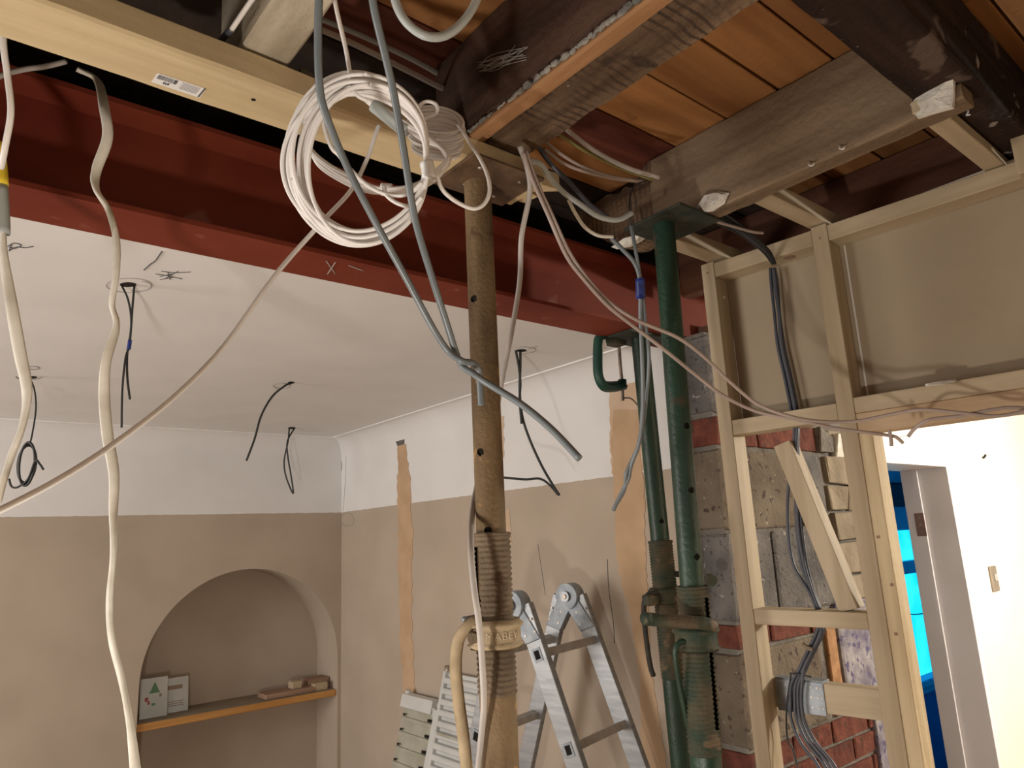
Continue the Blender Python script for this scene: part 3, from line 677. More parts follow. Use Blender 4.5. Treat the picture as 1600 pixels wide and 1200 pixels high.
# rear green prop -------------------------------------------------
t2, ax2, zof2, tw2, cz2, ro2, T2 = mkprop('dark green steel prop under the red beam end with a black handle', (1000, 530), 2.342, (1062, 1150), .0275, .0335, 845, 845, 1060,
    [(815, .35)], ['green', 'greenD', 'green', 'greenD', 'greenD'], None, None, (918, 943))
link('head_plate', boxmesh(T2.x - .10, T2.x + .085, T2.y - .05, T2.y + .075, 2.342, 2.349, b=.001), 'plateG', t2)
link('head_lip', boxmesh(T2.x - .095, T2.x - .02, T2.y + .04, T2.y + .08, 2.330, 2.342, b=.001), 'greenD', t2)
d2 = pr(ax2((cz2[0] + cz2[1]) / 2))[2]
handle(t2, D((1030, 925, d2 - .03), (1012, 930, d2 - .04), (1006, 950, d2 - .04), (1010, 1000, d2 - .03), (1016, 1040, d2 - .03), (1021, 1056, d2 - .03)), .0075, 'black')
tube('locking_pin', 'black', D((1028, 897, d2 + .0), (1060, 897, d2 + .0), (1088, 898, d2 + .03)), .009, t2, seg=12)
link('pin_head', disc(dep(1110, 905, d2 - .12), -FX, .016, .012, 20), 'greenD', t2)
link('collar_ear', boxmesh(ax2(cz2[0]).x - .085, ax2(cz2[0]).x - .03, ax2(cz2[0]).y - .01, ax2(cz2[0]).y + .02, cz2[0] - .0, cz2[0] + .03, b=.004), 'greenD', t2)
# front green prop ------------------------------------------------
t3, ax3, zof3, tw3, cz3, ro3, T3 = mkprop('bright green steel prop in front holding the deep joist, long flat handle across it', (1037, 352), 2.444, (1100, 1150), .0246, .0308, 916, 916, 1178,
    [(668, .66), (767, .62), (870, .62)], ['green', 'greenD', 'green', 'greenD', 'greenD'], .95, None, (978, 1016))
link('head_plate', boxmesh(T3.x - .055, T3.x + .095, T3.y - .09, T3.y + .075, 2.444, 2.4505, b=.001), 'plateG', t3)
d3 = pr(ax3(cz3[1]))[2]
o = tube('handle', 'greenD', D((1006, 966, d3 - .055), (1020, 968, d3 - .05), (1060, 971, d3 - .05), (1100, 974, d3 - .045), (1112, 978, d3 - .03)), .0125, t3, n=8, seg=14, r2=.016)
handle(t3, D((1078, 1003, d3 - .03), (1062, 1004, d3 - .035), (1055, 1020, d3 - .04), (1060, 1060, d3 - .04), (1070, 1110, d3 - .04), (1076, 1135, d3 - .04)), .0055, 'green', 'handle_drop')

# ---------------------------------------------------------------- clamp on the beam
cl = thing('g_clamp', 'small dark green screw clamp hanging from the beam edge beside the rear prop', 'clamp'); cl.name = 'screw_clamp'
cy = 1.462
pth = PY(cy, (941, 528), (935, 534), (934, 570), (936, 590), (944, 603), (960, 604), (972, 602))
tube('frame', 'clamp', pth, .024, cl, n=5, seg=4, r2=.017, tw0=math.pi / 4)
link('screw_boss', disc(on(973, 608, 'Y', cy), on(972, 592, 'Y', cy) - on(973, 608, 'Y', cy), .0135, .030, 14), 'clamp', cl)
tube('screw', 'screw', PY(cy, (967, 540), (969, 570), (972, 600), (973, 626)), .0055, cl, n=20, seg=10)
tube('tommy_bar', 'screw', PY(cy, (974, 622), (984, 622), (991, 627), (996, 633)), .0026, cl, n=4, seg=8)
link('paint_splash', boxmesh(on(933, 540, 'Y', cy).x, on(943, 540, 'Y', cy).x, cy - .0145, cy - .010, on(938, 548, 'Y', cy).z, on(938, 531, 'Y', cy).z, b=.002), 'tape', cl)

# ================================================================ CABLES
def cab(label, mat, ps, r, parent=None, name='cable', cat='cable', group=None, **k):
    o = tube(name, mat, ps, r, parent, **k)
    if not parent: tag(o, label, cat, group)
    return o
def sleeve(name, mat, ps, i0, i1, r, parent, n=8):
    c = catmull([V(p) for p in ps], n); c = c[int(i0 * (len(c) - 1)):int(i1 * (len(c) - 1)) + 1]
    return link(name, tubemesh(c, r), mat, parent)
# flat cream cable hanging in front of the steel
ps = PY(1.22, (120, 108), (152, 126)) + D((163, 170, 1.12), (168, 215, 1.11), (151, 265, 1.10), (150, 295, 1.09), (170, 330, 1.08), (182, 378, 1.07), (181, 430, 1.06), (175, 475, 1.06), (182, 510, 1.06), (166, 565, 1.05), (163, 620, 1.05), (168, 680, 1.04), (178, 740, 1.03), (177, 800, 1.02), (177, 865, 1.0), (171, 940, .98), (175, 1000, .96), (190, 1062, .94), (203, 1130, .92), (213, 1215, .90))
cab('long wavy cream flat cable hanging from behind the bearer past the white ceiling', 'cream', ps, .0078, r2=.0042, twist=lambda t: .9 * math.sin(t * 13) + .5)
# left edge cables
ps = D((10, -20, .95), (5, 60, .96), (12, 120, .97), (17, 175, .97), (8, 230, .98), (2, 262, 1.0))
cab('thin white cable dropping past the bearer to the yellow tape', 'white', ps, .0042)
lf = thing('flat_cable', 'grubby white flat cable with yellow tape hanging at the beam, knotted below grey sleeve', 'cable')
ps = D((-14, 180, 1.04), (-3, 250, 1.04), (3, 330, 1.03), (6, 400, 1.02), (17, 470, 1.01), (31, 550, 1.0), (42, 610, .99), (35, 665, .98), (15, 720, .97), (-4, 785, .96))
tube('sheath', 'cream', ps, .0082, lf, r2=.0045, twist=lambda t: .7 * math.sin(t * 9) + .4)
sleeve('tape_wrap', 'yellow', ps, .08, .17, .0105, lf); sleeve('grey_sleeve', 'lgrey', ps, .172, .29, .0095, lf)
cab('short cream cable running sideways from under the bearer towards the yellow tape', 'pink', PY(1.22, (-20, 128), (8, 116), (40, 108), (70, 104), (103, 96)), .0042)
cab('short white cable end poking down beside the plaster-stained joist', 'white', D((402, -12, .96), (385, 12, .97), (362, 46, .99)), .0036)
cab('grey cable tail below the short white cable end', 'dgrey', D((362, 46, .995), (352, 56, 1.02), (340, 70, 1.06)), .0045)
# long white strand crossing to lower left
cab('long thin white strand stretching from the cable coil down past the cream cable', 'white', D((592, 196, 1.06), (585, 215, 1.055), (573, 250, 1.05), (548, 298, 1.03), (505, 345, 1.0), (430, 430, .93), (350, 540, .86), (272, 620, .79), (180, 692, .72), (90, 750, .66), (0, 797, .61), (-40, 815, .59)), .0031)
# main coil -------------------------------------------------------
def coil(name, label, cx, cy, ax_, by_, rot, depth, loops, r, spread, mat='white', group=None, seed=1, tilt=0):
    rd = random.Random(seed); t = thing(name, label, 'cable coil', group)
    for k in range(loops):
        sx = 1 + rd.uniform(-spread, spread); sy = 1 + rd.uniform(-spread, spread); ox = rd.uniform(-1, 1) * spread * ax_ * .55; oy = rd.uniform(-1, 1) * spread * by_ * .5
        ph = rd.uniform(0, 6.28); dd = rd.uniform(-.012, .012); rr = rot + rd.uniform(-.10, .10); ps = []
        for i in range(24):
            a = 2 * math.pi * i / 23 * 1.02 + ph
            px = math.cos(a) * ax_ * sx; py = math.sin(a) * by_ * sy
            ps.append(dep(cx + ox + px * math.cos(rr) - py * math.sin(rr), cy + oy + px * math.sin(rr) + py * math.cos(rr), depth + dd + .006 * math.sin(2 * a + ph) + tilt * math.sin(a)))
        tube('loop', mat, ps, r, t, n=5, seg=8)
    return t
# loops that meet at the taped bundle on the inner side
def bigcoil():
    t = thing('cable_coil', 'large hanging coil of white cable taped in front of the pale bearer', 'cable coil')
    rd = random.Random(5)
    for k in range(13):
        f = k / 12
        ax_ = 92 + 20 * f; by_ = 106 + 31 * rd.random(); cx = 566 + (95 - ax_) * .10 + rd.uniform(-3, 3) ; ps = []
        cx = 663 - ax_ + rd.uniform(-3, 5)      # the loops gather where the tape is
        cy = 249 + rd.uniform(-6, 8); ph = rd.uniform(0, 6.28); rr = rd.uniform(-.16, .10); dd = rd.uniform(-.013, .013)
        for i in range(26):
            a = 2 * math.pi * i / 25 + ph
            w_ = .5 + .5 * math.cos(a)
            px = math.cos(a) * ax_; py = math.sin(a) * by_ * (1 - .0 * w_)
            X = cx + px * math.cos(rr) - py * math.sin(rr); Y = cy + px * math.sin(rr) + py * math.cos(rr)
            X += (668 - X) * .55 * w_ ** 10
            ps.append(dep(X, Y, .96 + dd * (1 - w_ ** 4) + .02 * math.sin(a)))
        tube('loop', 'white', ps, .0030, t, n=5, seg=8)
    tube('tape_band', 'tape', D((666, 254, .96), (669, 265, .96), (670, 278, .96)), .0095, t, n=3, seg=12, r2=.013)
    tube('hanging_strand', 'white', D((521, -14, .95), (527, 20, .95), (540, 75, .95), (548, 120, .945), (556, 146, .94), (575, 158, .945)), .0030, t, seg=8)
    tube('stray_loop', 'white', D((503, 165, .95), (507, 200, .95), (518, 230, .95), (530, 243, .955), (545, 262, .96), (575, 290, .965), (610, 305, .965), (640, 302, .96), (660, 285, .955)), .0029, t, seg=8)
    tube('stray_loop', 'white', D((600, 290, .97), (604, 305, .965), (622, 318, .96), (645, 322, .96), (660, 308, .955)), .0029, t, seg=8)
    return t
bigcoil()
def coil2():
    t = thing('cable_coil', 'smaller bundled coil of white cable seen through the large coil, against the beam', 'cable coil')
    rd = random.Random(9)
    for k in range(9):
        off = rd.uniform(-9, 9); o2 = rd.uniform(-7, 7); dd = rd.uniform(-.012, .012)
        ps = D((478 + off * .3, 200 + off, 1.05 + dd), (486 + off * .4, 236 + off, 1.045 + dd), (515 + o2, 262 + off * .8, 1.04 + dd), (555, 286 + off, 1.035 + dd), (600 + o2, 298 + off * .5, 1.03 + dd), (650, 292 + off * .6, 1.03 + dd),
               (688 + o2 * .3, 268 + off, 1.04 + dd), (700 + off * .3, 245 + o2, 1.05 + dd), (668 + o2, 215 + off * .6, 1.055 + dd), (628, 192 + off * .6, 1.05 + dd), (588 + o2 * .5, 163 + off * .7, 1.045 + dd), (560, 140 + off, 1.04 + dd), (520 + off, 128 + o2, 1.045 + dd), (490 + o2, 148 + off, 1.05 + dd), (476, 185 + off, 1.05 + dd))
        tube('loop', 'white', ps, .0028, t, n=5, seg=8)
    tube('tape_band', 'lgrey', D((584, 163, 1.045), (600, 176, 1.047), (622, 194, 1.05), (636, 205, 1.05)), .011, t, n=4, seg=12, r2=.014)
    tube('tape_band', 'tape', D((596, 296, 1.03), (612, 297, 1.03)), .009, t, n=3, seg=12, r2=.012)
    return t
coil2()
def coil3():
    t = thing('cable_coil', 'flattened coil of white cable lying at the bearer corner beside the large coil', 'cable coil')
    rd = random.Random(3)
    for k in range(11):
        f = k / 10; ps = []; ph = rd.uniform(0, 6.28)
        cx, cy, a_, b_ = 682 + rd.uniform(-2, 2), 188 + 46 * f, 42 - 6 * f + rd.uniform(-3, 3), 20 - 5 * f + rd.uniform(-2, 2)
        for i in range(20):
            a = 2 * math.pi * i / 19 + ph; ps.append(dep(cx + a_ * math.cos(a), cy + b_ * math.sin(a) + .12 * a_ * math.cos(a), 1.13 - .03 * math.sin(a) - .035 * f))
        tube('loop', 'white', ps, .0030, t, n=4, seg=8)
    tube('stray_loop', 'white', D((648, 190, 1.08), (650, 172, 1.08), (665, 159, 1.08), (681, 163, 1.08), (682, 176, 1.08), (665, 184, 1.08), (650, 182, 1.08)), .0029, t, seg=8)
    tube('hanging_loop', 'white', D((716, 196, 1.10), (724, 206, 1.08), (735, 225, 1.06), (750, 248, 1.03), (762, 275, 1.01), (765, 300, 1.0), (757, 318, .995), (742, 326, .99), (722, 320, .985), (703, 308, .975), (690, 294, .97), (683, 275, .965)), .0030, t, seg=8)
coil3()
# twisted grey pair
gp_ = thing('twisted_cable_pair', 'two thick grey cables hanging from above and twisted together by the brown prop', 'cable')
tube('cable_run', 'grey', D((499, -20, .80), (497, 50, .81), (499, 130, .83), (509, 178, .84), (543, 262, .87), (588, 350, .90), (632, 430, .93), (675, 510, .96), (700, 548, .975), (722, 564, .972), (738, 567, .985), (748, 578, 1.0), (750, 600, 1.0), (752, 634, 1.0)), .0047, gp_)
tube('cable_run', 'grey', D((579, -20, .82), (588, 30, .83), (612, 130, .86), (630, 230, .89), (648, 340, .92), (674, 430, .945), (700, 512, .97), (712, 550, .985), (722, 572, .992), (740, 584, .975), (748, 590, .965), (770, 604, .95), (815, 632, .93), (862, 671, .91), (906, 717, .89)), .0047, gp_)
cab('thick pale grey hose loop dipping into view below the orange boards', 'lgrey', D((612, -30, .78), (620, 8, .78), (636, 36, .78), (662, 55, .78), (690, 57, .79), (716, 42, .80), (738, 14, .81), (752, -20, .82)), .0050)
# cables running in the joist bay
bay = 'cables running inside the joist bay above the bearer'
cab('pale grey bay cable nearest the bearer running to the dark joist', 'pink', D((492, 42, 1.18), (560, 72, 1.22), (640, 112, 1.30), (700, 142, 1.36), (752, 160, 1.42)), .0052, group=bay)
cab('upper greyish bay cable running beside the pale one above the coil', 'lgrey', D((497, 28, 1.22), (570, 58, 1.27), (650, 96, 1.34), (705, 128, 1.40), (750, 152, 1.46)), .0048, group=bay)
cab('dark green bay cable behind the pale bay cables', 'dark', D((500, 14, 1.26), (580, 48, 1.31), (655, 88, 1.38), (720, 132, 1.44), (756, 156, 1.48)), .0048, group=bay)
b2 = 'cables crossing between the brown joist and the deep joist'
cab('thick white cable crossing from the saw-marked joist to the deep joist', 'pink', D((868, 186, 1.42), (890, 206, 1.44), (930, 236, 1.47), (980, 262, 1.50), (1030, 277, 1.53)), .0052, group=b2)
cab('green and yellow cable beside the thick white crossing cable', 'gy', D((855, 192, 1.44), (880, 214, 1.46), (920, 238, 1.48), (970, 262, 1.52), (1020, 280, 1.55)), .0042, group=b2)
cab('thin pinkish upper cable drooping between the two joists', 'pinky', D((845, 214, 1.40), (870, 236, 1.42), (905, 258, 1.45), (950, 275, 1.48), (995, 283, 1.51)), .0034, group=b2)
cab('thin pinkish lower cable drooping between the two joists', 'pinky', D((850, 232, 1.41), (880, 255, 1.43), (920, 270, 1.46), (965, 280, 1.49), (1005, 284, 1.52)), .0034, group=b2)
cab('dusty conduit cable bending from the brown joist towards the green prop head', 'lgrey', D((822, 250, 1.30), (845, 257, 1.31), (858, 275, 1.33), (880, 300, 1.35), (905, 318, 1.36), (935, 338, 1.38), (965, 343, 1.40), (988, 332, 1.42)), .0058, r2=.004)
cab('frayed pale wire hanging in a curve below the dusty conduit cable', 'cream', D((888, 312, 1.36), (900, 335, 1.37), (915, 356, 1.38), (935, 368, 1.39), (958, 370, 1.40)), .0035)
cab('slate cable arching over the conduit towards the far joist end', 'dgrey', D((838, 225, 1.36), (862, 258, 1.37), (890, 285, 1.38), (920, 318, 1.40), (950, 340, 1.42)), .0046)
cab('thin black lead dropping in front of the deep joist foot', 'dark', D((1010, 282, 1.50), (992, 290, 1.47), (984, 310, 1.44), (984, 335, 1.43), (986, 352, 1.43)), .0016)
# hanging grey cable right of the brown prop, passing behind it
cab('grey cable falling behind the brown prop and down its threaded sleeve', 'pink', D((812, 228, 1.27), (824, 262, 1.29), (828, 300, 1.32), (815, 370, 1.36), (812, 440, 1.40), (800, 515, 1.42), (785, 590, 1.42), (770, 670, 1.42), (750, 740, 1.32), (738, 800, 1.20), (736, 860, 1.12), (741, 920, 1.095), (748, 970, 1.085), (753, 1030, 1.085), (756, 1100, 1.085), (751, 1160, 1.09), (746, 1215, 1.09)), .0052, r2=.0036)
# pink-grey pair sweeping to the right
pk = 'dusty cables sweeping from the brown joist to the stud frame'
P_a = D((818, 238, 1.27), (832, 280, 1.28), (856, 335, 1.29), (885, 400, 1.31), (915, 440, 1.32), (950, 478, 1.33), (985, 506, 1.35), (1040, 548, 1.38), (1090, 588, 1.42), (1130, 618, 1.44), (1180, 642, 1.46), (1240, 655, 1.46), (1300, 668, 1.45), (1355, 676, 1.44), (1386, 680, 1.44), (1400, 683, 1.43), (1411, 692, 1.43))
cab('lower dusty cable of the sweeping pair ending in a snipped tail at the big post', 'pinky', P_a, .0036, group=pk)
P_b = D((822, 236, 1.275), (838, 282, 1.285), (862, 335, 1.295), (890, 395, 1.312), (920, 438, 1.325), (952, 472, 1.335), (995, 500, 1.34), (1060, 528, 1.37), (1105, 562, 1.40), (1140, 596, 1.43), (1185, 632, 1.45), (1240, 652, 1.45), (1290, 659, 1.45), (1340, 658, 1.44), (1390, 648, 1.42), (1440, 640, 1.40), (1500, 645, 1.38), (1560, 650, 1.36), (1620, 638, 1.34))
cab('upper dusty cable of the sweeping pair running on along the header', 'pinky', P_b, .0036, group=pk)
cab('snipped upright cable stub crossing the tail at the big post', 'pinky', D((1390, 672, 1.435), (1392, 685, 1.43), (1393, 697, 1.43)), .0036)
cab('cable with a bare end hooking back along the header from the frame edge', 'pinky', D((1419, 682, 1.43), (1430, 669, 1.42), (1452, 656, 1.40), (1500, 650, 1.385), (1545, 641, 1.37), (1580, 637, 1.36), (1620, 640, 1.35)), .0036)
cab('thin bare copper hair at the cable gap', 'pink', D((1406, 683, 1.43), (1412, 681, 1.43), (1417, 681, 1.43)), .0006)
# grey pair by the green props with blue tape
gq = thing('taped_cable_pair', 'grey cables with blue tape hanging by the rear green prop, twisted at the end', 'cable')
p1 = D((955, 372, 1.42), (975, 392, 1.42), (992, 412, 1.42), (1000, 440, 1.42), (1001, 500, 1.43), (1004, 580, 1.44), (1004, 640, 1.46), (999, 690, 1.48), (986, 728, 1.50), (982, 748, 1.505), (972, 768, 1.51), (958, 798, 1.51))
p2 = D((986, 352, 1.43), (992, 385, 1.42), (998, 420, 1.42), (1002, 445, 1.425), (1008, 500, 1.435), (1014, 560, 1.45), (1008, 640, 1.47), (1000, 688, 1.485), (989, 715, 1.50), (978, 740, 1.50), (976, 765, 1.51), (962, 790, 1.51))
tube('cable_run', 'grey', p1, .0044, gq); tube('cable_run', 'grey', p2, .0038, gq); sleeve('tape_wrap', 'blue', p1, .27, .32, .0095, gq)
# bundle of slate cables through the stud frame
def Fp(*pts): return [on_fr(x, y, w_) for x, y, w_ in pts]
def on_fr(x, y, w_):
    v = ray(x, y); t = ((P0 + FN * w_ - EYE).dot(FN)) / v.dot(FN); return EYE + v * t
bun = thing('cable_bundle', 'bundle of slate grey cables running down through the stud frame and over the nail plate', 'cable')
offs = [(-5, 0), (0, .004), (5, 0), (2, -.006)]
for k, (ox, ow) in enumerate(offs):
    cr_ = [0, 1, -1, .5][k]
    tube('cable_run', 'dgrey', Fp((1207 + ox * .7, 419, .035 + ow), (1210 + ox, 445, .035 + ow), (1215 + ox + 2 * cr_, 490, .036 + ow), (1220 + ox, 540, .036 + ow), (1231 + ox, 590, .037 + ow), (1241 + ox, 640, .037 + ow), (1244 + ox * .6, 668, .037 + ow), (1243 + ox * .7, 700, .037 + ow),
        (1243 + ox + (-6, 0, 2, 1)[k], 760, .036 + ow), (1244 + ox + (-8, 1, 3, 1)[k], 820, .036 + ow), (1252 + ox + (-8, 0, 3, 2)[k], 880, .036 + ow), (1268 + ox * .7, 925, .037 + ow), (1279 + ox * .5, 952, .037 + ow)), .0042, bun, seg=8)
for k, (ox, ow) in enumerate(offs):
    sp = (-8, -1, 4, 9)[k]
    tube('cable_run', 'dgrey', Fp((1284 + ox, 978, .045), (1278 + ox, 995, .046 + ow), (1266 + ox, 1020, .048 + ow), (1254 + ox, 1045, .050 + ow), (1244 + sp, 1070, .052 + ow), (1243 + sp, 1098, .053 + ow), (1246 + sp * 1.2, 1125, .053 + ow), (1262 + sp * 1.4, 1160, .053), (1286 + sp * 1.5, 1190, .053), (1300 + sp * 1.5, 1215, .053)), .0042, bun, seg=8)
tube('cable_run', 'dark', Fp((1236, 1052, .048), (1232, 1080, .05), (1229, 1110, .052), (1230, 1150, .052), (1240, 1175, .052), (1250, 1215, .052)), .0022, bun, seg=8)
tube('clip_band', 'creamb', Fp((1254, 1006, .036), (1262, 1012, .036), (1270, 1015, .036)), .005, bun, seg=8)
tube('clip_band', 'dark', Fp((1234, 1052, .044), (1250, 1054, .044), (1268, 1058, .044)), .0022, bun, seg=8)
# cables in the dark gap above the frame
cg = 'dark cables above the stud frame top plate'
for k in range(4):
    cab(['dark cable nearest the noggin in the gap above the stud frame', 'second dark cable in the gap above the stud frame', 'dark cable beside the deep joist flake above the stud frame', 'black cable crossing the others above the stud frame'][k], 'dark' if k != 1 else 'dgrey',
        D((1095 + 8 * k, 335 - 3 * k, 1.66), (1125 + 7 * k, 350 - 2 * k, 1.70), (1160 + 5 * k, 368, 1.74), (1192 + 3 * k, 392, 1.78), (1208 + k, 412, 1.80)), .0042, group=cg)
cab('thin pinkish cable in the dark gap above the stud frame', 'pinky', D((1090, 330, 1.62), (1120, 346, 1.66), (1150, 355, 1.70), (1175, 362, 1.72), (1192, 364, 1.74)), .0036)

# ================================================================ FAR ROOM: ceiling openings and their cables
def scribble(name, label, pts_list, mat='pencil', r=.0016, plane='Z', c=ZC - .0008, cat='pencil mark'):
    ms = [tubemesh(catmull([on(x, y, plane, c) for x, y in pts], 5), r, seg=5) for pts in pts_list]
    o = merge(name, mat, ms); return tag(o, label, cat)
def ring_px(cx, cy, a, b, a0=0, a1=6.28, n=14): return [(cx + a * math.cos(a0 + (a1 - a0) * i / n), cy + b * math.sin(a0 + (a1 - a0) * i / n)) for i in range(n + 1)]
scribble('pencil_circle', 'large pencilled circle around the opening with the slate cable pair', [ring_px(202, 446, 36, 11), ring_px(214, 447, 22, 8, -1.2, 2)], 'pencilL', .0007)
scribble('pencil_circle', 'pencilled circle around the opening with the knotted black cable', [ring_px(45, 589, 20, 4, 0, 3.3), ring_px(52, 575, 9, 2.5)], 'pencil', .001)
scribble('pencil_circle', 'pencilled circle beside the opening behind the grey prop cable', [ring_px(820, 547, 17, 5, -2.2, 1.6), [(826, 545), (840, 541)]], 'pencilL', .0012)
scribble('pencil_circle', 'faint pencilled circle at the single curved black cable', [ring_px(440, 603, 13, 4)], 'pencilL', .0012)
scribble('pencil_note', 'scribbled pencil letters near the beam edge by the flat cable', [[(12, 385), (22, 380), (33, 383), (24, 388), (14, 386)], [(14, 392), (26, 386), (40, 387), (52, 385)], [(18, 382), (14, 392)]], 'pencil', .0012)
scribble('pencil_note', 'scribbled hatch mark on the white ceiling near the beam', [[(243, 428), (262, 431), (285, 436)], [(250, 432), (270, 428)], [(257, 436), (278, 424)], [(252, 424), (274, 426), (298, 425)], [(250, 437), (272, 433)], [(262, 425), (266, 437)]], 'pencil', .0010)
scribble('pencil_note', 'single slanting pencil stroke on the white ceiling', [[(253, 393), (243, 407), (235, 413), (225, 422)]], 'pencil', .0016)
def opening(label, cx, cy, a, b, c=ZC - .001):
    pts = [on(cx + a * math.cos(t), cy + b * math.sin(t), 'Z', c) for t in [2 * math.pi * i / 20 for i in range(20)]]
    o = link('ceiling_opening', mesh('op', pts + [p + V((0, 0, .0008)) for p in pts], [tuple(range(20)), tuple(range(20, 40))] + [(i, (i + 1) % 20, 20 + (i + 1) % 20, 20 + i) for i in range(20)]), 'hole')
    return tag(o, label, 'hole')
opening('small dark cable opening in the middle of the large pencilled circle', 200, 445, 13, 3.5)
opening('slot opening by the grey prop cable', 815, 548, 8, 2)
opening('tiny opening where the curved black cable leaves the ceiling', 455, 598, 5, 1.6)
opening('tiny opening above the looped black wires near the room corner', 456, 669, 6, 1.6)
opening('tiny opening above the knotted black cable', 52, 590, 6, 1.8)
def H(*pts):
    k_ = pr(on(pts[0][0], pts[0][1], 'Z', ZC - .001))[2] / pts[0][2]
    return [dep(x, y, d * k_) for x, y, d in pts]
c = thing('downlight_cable', 'two slate cables joined with blue tape hanging from the large pencilled circle', 'cable')
def Z(*pts):  # hang below a ceiling point: keeps the horizontal spot of the first point's depth
    return D(*pts)
p1 = H((190, 446, 1.92), (200, 468, 1.91), (205, 500, 1.90), (202, 540, 1.89), (196, 560, 1.88), (191, 610, 1.87), (190, 668, 1.86))
p2 = H((210, 446, 1.92), (207, 480, 1.91), (204, 520, 1.90), (199, 552, 1.885), (199, 590, 1.875), (203, 624, 1.87))
tube('cable_run', 'dark', p1, .0025, c); tube('cable_run', 'dark', p2, .0026, c); sleeve('tape_wrap', 'blue', p1, .47, .56, .0046, c)
c = thing('downlight_cable', 'black cable tied in a small knotted loop hanging near the flat cable', 'cable')
tube('cable_run', 'dark', H((46, 588, 2.25), (54, 610, 2.22), (56, 640, 2.20), (50, 680, 2.18), (46, 695, 2.17)), .0027, c)
for k in range(4):
    tube('loop', 'dark', [dep(42 + 12 * math.cos(a) * (1 + .06 * k) + (math.sin(a)) * -3, 725 + 34 * math.sin(a) * (1 - .05 * k), 2.17 + .006 * k) for a in [2 * math.pi * i / 16 for i in range(17)]], .0036, c, n=4, seg=8)
tube('tail', 'dark', D((14, 748, 2.17), (18, 760, 2.17), (28, 761, 2.17), (44, 748, 2.17), (55, 720, 2.16), (62, 725, 2.16), (68, 734, 2.16)), .0032, c, seg=8)
cab('single black cable curving down from the tiny opening in the far ceiling', 'dark', H((457, 598, 2.68), (445, 603, 2.66), (425, 620, 2.64), (408, 650, 2.62), (398, 685, 2.60), (385, 720, 2.58)), .0042)
cab('looped black wire pair hanging near the room corner', 'dark', H((452, 669, 3.5), (450, 690, 3.48), (444, 720, 3.47), (447, 745, 3.46), (458, 771, 3.45), (455, 745, 3.45), (450, 715, 3.46), (449, 690, 3.47), (460, 669, 3.5)), .0042)
c = thing('downlight_cable', 'long dark cable with kinked end beside the brown prop, leaving the pencilled slot', 'cable')
tube('cable_run', 'dark', H((806, 548, 2.58), (811, 575, 2.56), (813, 600, 2.55), (812, 625, 2.54), (815, 662, 2.53)), .0045, c)
tube('cable_run', 'dark', H((813, 548, 2.58), (813, 575, 2.56), (812, 610, 2.55), (816, 650, 2.54), (827, 685, 2.53), (845, 725, 2.52), (862, 755, 2.51), (874, 774, 2.50)), .0045, c)
tube('cable_run', 'dark', D((785, 746, 2.55), (820, 749, 2.53), (843, 748, 2.52), (858, 757, 2.51), (872, 773, 2.50)), .0042, c)

# filler strips on the right wall (orange), slightly proud
def strip(name, label, left, right, th=.0022, mat='filler', c=XR, cat='plaster patch'):
    """left/right: pixel outlines top to bottom on the right wall"""
    rd = random.Random(len(left) * 7)
    def dens(pl):
        out = []
        for (x0, y0), (x1, y1) in zip(pl[:-1], pl[1:]):
            n_ = max(2, int(abs(y1 - y0) / 7))
            for i in range(n_): out.append((x0 + (x1 - x0) * i / n_ + rd.uniform(-1.6, 1.6), y0 + (y1 - y0) * i / n_))
        out.append(pl[-1]); return out
    o = dens(left) + dens(right)[::-1]
    f = [on(x, y, 'X', c - th) for x, y in o]; b_ = [on(x, y, 'X', c - th) + V((th - .0002, 0, 0)) for x, y in o]; n_ = len(f)
    me = bpy.data.meshes.new(name); me.from_pydata([tuple(v) for v in f + b_], [], [tuple(range(n_))] + [(i, (i + 1) % n_, n_ + (i + 1) % n_, n_ + i) for i in range(n_)]); me.update()
    bm = bmesh.new(); bm.from_mesh(me); bmesh.ops.triangulate(bm, faces=[f_ for f_ in bm.faces if len(f_.verts) > 4]); bmesh.ops.recalc_face_normals(bm, faces=bm.faces); bm.to_mesh(me); bm.free()
    return tag(link(name, me, mat), label, cat)
strip('filler_strip', 'narrow orange filled chase running down the wall behind the radiators', [(622, 694), (621, 745), (622, 820), (622, 900), (625, 1000), (631, 1082)], [(633, 694), (640, 740), (642, 790), (645, 830), (643, 900), (644, 1000), (648, 1082)])
strip('filler_strip', 'broad orange filled chase down the wall behind the green props', [(958, 640), (955, 690), (960, 770), (962, 850), (968, 900), (985, 960), (1000, 1060), (1003, 1200)], [(996, 640), (1000, 700), (1006, 760), (1008, 850), (1012, 950), (1018, 1050), (1042, 1200)])
strip('filler_strip', 'pale filler margin around the upper end of the broad chase', [(952, 600), (953, 640), (954, 720), (955, 740)], [(998, 590), (1000, 640), (1004, 700), (1006, 736)], .0012, 'fillerP')
strip('filler_strip', 'small orange filler streak beside the brown prop', [(780, 650), (782, 715)], [(787, 650), (787, 715)], .002, 'fillerP')
strip('filler_strip', 'low orange filler streak beside the threaded sleeve', [(788, 800), (788, 850)], [(795, 795), (800, 850)], .002, 'fillerP')
o = strip('chase_hole', 'grey ragged cable hole at the top of the narrow orange chase', [(621, 680), (617, 686), (621, 697)], [(627, 677), (632, 684), (631, 694)], .003, 'block')
link('hole_dark', disc(on(625, 682, 'X', XR - .0036), (-1, 0, 0), .012, .001, 12), 'hole', o)
